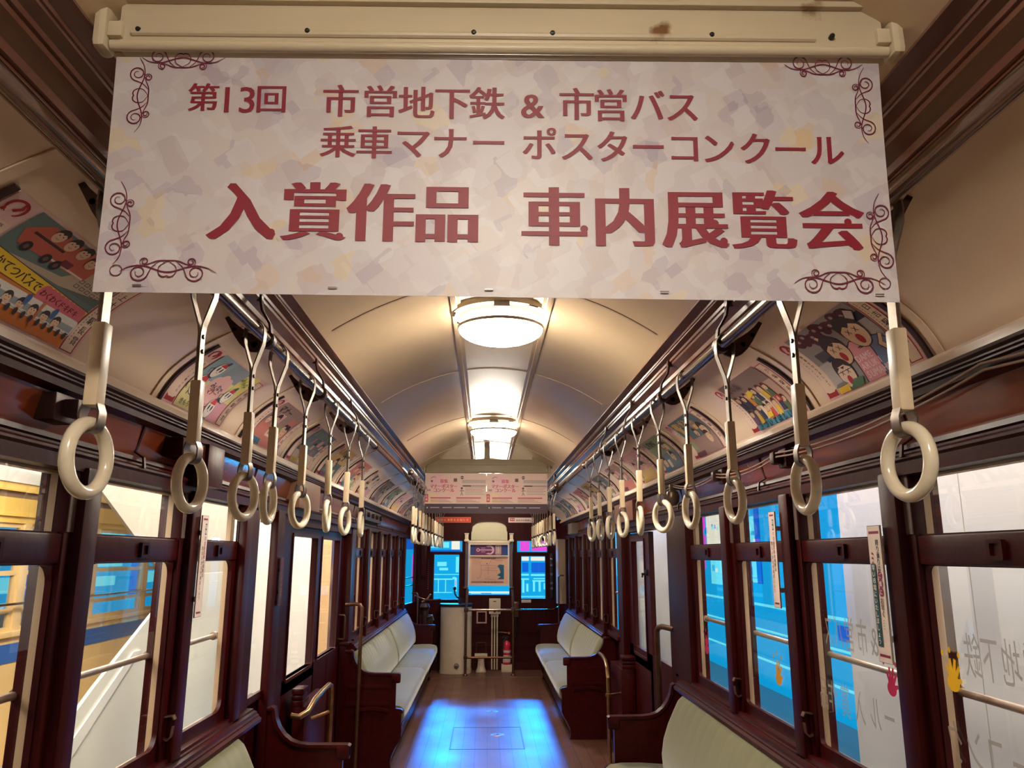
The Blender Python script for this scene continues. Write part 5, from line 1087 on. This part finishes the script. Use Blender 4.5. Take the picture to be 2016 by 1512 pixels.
for k in range(9):
    y = 1.30 + k * .80
    mb = MB(); mb.box(TX_, TX_ - .05, y - .035, y + .035, 1.075, 1.67, bev=.006); mb.build('window_pillar', TC, e)
    if k < 8:
        q = MB(); fx = lambda a, b, d: (d, a, b)
        q.ring([(y + .035, 1.085), (y + .765, 1.085), (y + .765, 1.665), (y + .035, 1.665)], [(y + .06, 1.11), (y + .74, 1.11), (y + .74, 1.64), (y + .06, 1.64)], fx, TX_ - .012, TX_ - .035); q.box(TX_ - .01, TX_ - .036, y + .04, y + .76, 1.385, 1.41); q.box(TX_ - .01, TX_ - .036, y + .04, y + .76, 1.185, 1.21)
        f = q.build('window_frame', TC, e, smooth=20)
        q = MB(); q.box(TX_ - .022, TX_ - .025, y + .05, y + .75, 1.10, 1.65); q.build('window_pane', GLASS, f, smooth=0)
        mb = MB(); mb.box(TX_ - 1.76, TX_ - 1.80, y - .05, y + .05, 1.0, 1.9); mb.build('far_pillar', TC, e)
mb = MB(); mb.cyl((TX_ + .03, TY0, 1.235), (TX_ + .03, TY1, 1.235), .007, 8); mb.build('guard_rail', CHROME, e)
mb = MB(); mb.box(TX_ - .3, TX_ - 1.5, TY0 + .2, TY1 - .2, .55, .75); mb.build('inner_seat', mat('tram_seat_blue', (60, 70, 90), .7), e)
# staircase in the hall
e = empty('staircase', (-2.25, 5.2, HF), 'white solid staircase with grey handrail between the two trams', 'staircase')
SW = mat('white_stair_panel', (232, 228, 212), .45, var=.02); SG = mat('grey_stair_side', (178, 172, 164), .5)
st = lambda a, b, d: (d, a, b)
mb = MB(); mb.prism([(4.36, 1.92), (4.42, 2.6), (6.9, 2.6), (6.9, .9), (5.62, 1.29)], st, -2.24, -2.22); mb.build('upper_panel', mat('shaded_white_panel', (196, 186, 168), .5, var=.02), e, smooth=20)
mb = MB(); mb.prism([(3.55, .27), (4.48, .80), (5.37, 1.246), (5.62, 1.36), (6.8, 1.36), (6.8, HF), (3.55, HF)], st, -2.15, -2.13); mb.build('lower_panel', SW, e, smooth=20)
mb = MB(); mb.prism([(3.9, .35), (4.9, .93), (5.0, .93), (4.0, .35 - .05)], st, -2.128, -2.120); mb.build('string_moulding', mat('white_string', (240, 236, 224), .5), e, smooth=20)
mb = MB(); mb.tube([(-2.06, 3.4, .56), (-2.06, 4.02, .72), (-2.06, 4.08, .72), (-2.06, 3.6, .10)], .014, 8); mb.build('handrail', mat('grey_handrail', (120, 108, 108), .4), e)
grid_wall('hall_partition', [-2.40, -1.70], [HF, 3.5], [], 7.9, 8.0, WHITE)
mb = MB(); mb.box(-2.45, -2.40, 6.6, 10.6, HF, 3.5); mb.build('hall_partition', WHITE, kind='structure', smooth=0)
mb = MB(); mb.box(-1.66, -1.52, 7.7, 7.84, HF, 3.2); mb.build('timber_upright', mat('tan_timber', (214, 172, 124), .5, var=.08, vscale=(30, 30, 3)), label='tan timber upright outside the closed doors', cat='post')
mb = MB(); mb.prism([(6.0, HF), (7.2, HF), (6.1, 1.02)], st, -1.62, -1.58); mb.build('leaning_board', mat('pale_blue_board', (150, 190, 220), .5), label='pale blue triangular board leaning outside the closed doors', cat='board')
for k, (y, z, ww, hh, lb) in enumerate(((6.3, 1.45, .34, .12, 'upper'), (6.3, 1.12, .34, .42, 'large lower'))):
    mb = MB(); mb.ring([(y - ww / 2, z - hh / 2), (y + ww / 2, z - hh / 2), (y + ww / 2, z + hh / 2), (y - ww / 2, z + hh / 2)], [(y - ww / 2 + .02, z - hh / 2 + .02), (y + ww / 2 - .02, z - hh / 2 + .02), (y + ww / 2 - .02, z + hh / 2 - .02), (y - ww / 2 + .02, z + hh / 2 - .02)], st, -2.40, -2.385)
    mb.build('wall_frame', mat('pale_frame', (240, 238, 230), .5), label=lb + ' pale frame on the white wall outside the closed doors', cat='frame')
# white boards outside the lettered windows
BRD = mat('white_exhibit_board', (214, 208, 198), .5, var=.015)
for k, (a, b) in enumerate(((-.8, .9), (.9, 2.2), (2.2, 3.25), (3.25, 4.42))):
    mb = MB(); mb.box(2.0, 2.05, a + .004, b - .004, HF, 3.4); mb.build('exhibit_board', BRD, label='tall white exhibit board outside the lettered windows, %s from the banner end' % ORD[k], cat='board', group='white boards outside the lettered windows')
mb = MB(); mb.box(1.42, 1.46, 5.72, 7.5, HF, 3.0); mb.build('exhibit_board', mat('white_doorway_board', (222, 218, 206), .5, var=.015), label='tall white board standing outside the open doorway', cat='board')
# backlit scenery: blue hall lighting put into the walls' own glow
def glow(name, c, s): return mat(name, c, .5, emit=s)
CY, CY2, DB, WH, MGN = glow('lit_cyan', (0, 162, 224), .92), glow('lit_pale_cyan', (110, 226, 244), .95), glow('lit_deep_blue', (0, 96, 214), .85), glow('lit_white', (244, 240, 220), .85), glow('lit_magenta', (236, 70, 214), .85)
def glowing(fn, rects, label, base, size):
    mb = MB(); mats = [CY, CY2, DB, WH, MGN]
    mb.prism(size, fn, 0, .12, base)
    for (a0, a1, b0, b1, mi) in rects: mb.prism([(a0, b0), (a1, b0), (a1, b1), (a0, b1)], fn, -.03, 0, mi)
    mb.build('painted_glow_wall', mats, label=label, cat='light panel', smooth=0)
YF = 15.5
fF = lambda a, b, d: (a, YF + d, b)
R_ = [(.66, .84, 1.57, 1.76, 4), (.89, 1.30, 1.57, 1.76, 4), (.60, 1.34, 1.765, 1.80, 1), (.69, .83, 1.385, 1.46, 3), (.87, 1.22, 1.385, 1.46, 3), (.70, .82, 1.17, 1.35, 2), (.88, 1.20, 1.16, 1.35, 2), (.68, .83, 1.10, 1.135, 1), (.87, 1.24, 1.095, 1.13, 1),
      (.68, .83, 1.02, 1.05, 1), (.92, 1.24, 1.035, 1.055, 1), (.90, 1.24, .985, 1.015, 1), (.70, .74, .78, 1.02, 1), (.78, .82, .80, .95, 1), (.91, .95, .80, .99, 1), (1.02, 1.06, .80, .99, 1), (1.12, 1.16, .84, .96, 1), (.66, 1.26, .70, .715, 1),
      (-1.12, -.74, 1.63, 1.74, 1), (-.69, -.53, 1.60, 1.765, 3), (-1.14, -.5, 1.555, 1.59, 2), (-1.1, -.5, 1.115, 1.13, 1), (-1.1, -.66, 1.02, 1.045, 1), (-.66, -.60, 1.03, 1.075, 1), (-1.06, -1.04, .79, 1.02, 1), (-.94, -.925, .79, 1.02, 1), (-.80, -.785, .79, 1.02, 1), (-1.1, -.66, .775, .79, 1), (-.62, -.575, .80, 1.06, 1), (-.615, -.585, .92, 1.0, 4),
      (-.96, -.78, 1.28, 1.36, 1), (-.92, -.75, 1.20, 1.25, 1), (-.60, -.54, 1.16, 1.46, 1), (-.36, .50, .775, .80, 3), (-.30, -.10, .755, .775, 1), (.1, .45, .755, .775, 1), (-2.6, 2.6, .55, .565, 1), (-1.45, -1.38, 1.0, 1.5, 4), (-1.6, -1.35, 1.6, 1.8, 2)]
glowing(fF, R_, 'blue backlit street scenery wall with painted-in hall light beyond the end windows', 0, [(-4.2, HF), (3.5, HF), (3.5, 2.5), (-4.2, 2.5)])
XF = 4.9
fR = lambda a, b, d: (XF + d, a, b)
q = random.Random(3); R2 = [(17.4, 18.6, 1.6, 2.4, 4), (17.5, 18.6, 1.2, 1.5, 4), (16.2, 17.2, 1.55, 2.4, 3), (13.9, 14.1, 1.0, 2.4, 2), (14.2, 14.9, 1.7, 2.2, 1), (14.2, 14.9, 1.1, 1.5, 1), (16.3, 17.0, .9, 1.4, 1)]
for k in range(30):
    a = q.uniform(13.9, 18.3); b = q.uniform(1.0, 2.1); R2.append((a, a + q.uniform(.08, .25), b, b + q.uniform(.05, .14), q.choice((1, 1, 3, 2, 0))))
R2 += [(8.0, 19, .62, .66, 1), (8.0, 19, .20, .23, 1), (8, 19, -.3, -.27, 1), (10.4, 11.9, 1.4, 2.4, 0), (9.8, 11.0, .35, .55, 2)]
glowing(fR, R2, 'blue backlit scenery wall with magenta sign and painted-in hall light beyond the lettered window side', 0, [(7.6, HF), (19.5, HF), (19.5, 2.6), (7.6, 2.6)])
fL = lambda a, b, d: (-6.2 - d, a, b)
R3 = [(9.5, 9.7, 1.2, 2.0, 4), (7.6, 8.1, 1.55, 1.8, 1), (10.2, 11.2, 1.45, 1.6, 1), (8.6, 9.2, 1.0, 2.0, 2), (10.9, 11.5, .9, 2.0, 2), (6.8, 7.2, .9, 2.1, 2), (7.4, 8.0, 1.1, 1.3, 1), (9.9, 10.5, 1.0, 1.2, 1), (6, 18, .85, .88, 1), (12.2, 12.6, 1.5, 1.95, 4), (12.8, 13.6, 1.3, 1.9, 1), (14.0, 14.3, .8, 2.2, 2), (14.8, 15.6, 1.35, 1.9, 3), (15.9, 16.2, .8, 2.2, 2), (12.4, 13.4, 1.0, 1.15, 1), (14.5, 15.7, 1.0, 1.2, 1)]
glowing(fL, R3, 'blue backlit scenery wall with painted-in hall light behind the cream tram', 0, [(2.0, .3), (18.5, .3), (18.5, 2.6), (2.0, 2.6)])
fL2 = lambda a, b, d: (-2.9 - d, a, b)
glowing(lambda a, b, d: (-1.9 - d * .3, a, b), [(11.4, 11.7, 1.42, 2.0, 4), (12.2, 12.6, 1.3, 1.8, 1), (13.2, 13.5, 1.2, 1.9, 3), (11.4, 15, .9, .95, 1)], 'narrow blue backlit panel with painted-in hall light beside the platform brake column', 0, [(11.3, -.2), (15.4, -.2), (15.4, 2.4), (11.3, 2.4)])
glowing(lambda a, b, d: (1.9 + d * .3, a, b), [(10.6, 10.9, 1.1, 1.3, 1), (12.6, 13.0, 1.2, 1.6, 2), (13.6, 14.2, 1.0, 1.9, 3), (11.2, 11.5, 1.2, 2.0, 1)], 'narrow blue backlit panel with painted-in hall light outside the bench by the brass rail', 0, [(10.0, -.2), (15.4, -.2), (15.4, 2.4), (10.0, 2.4)])
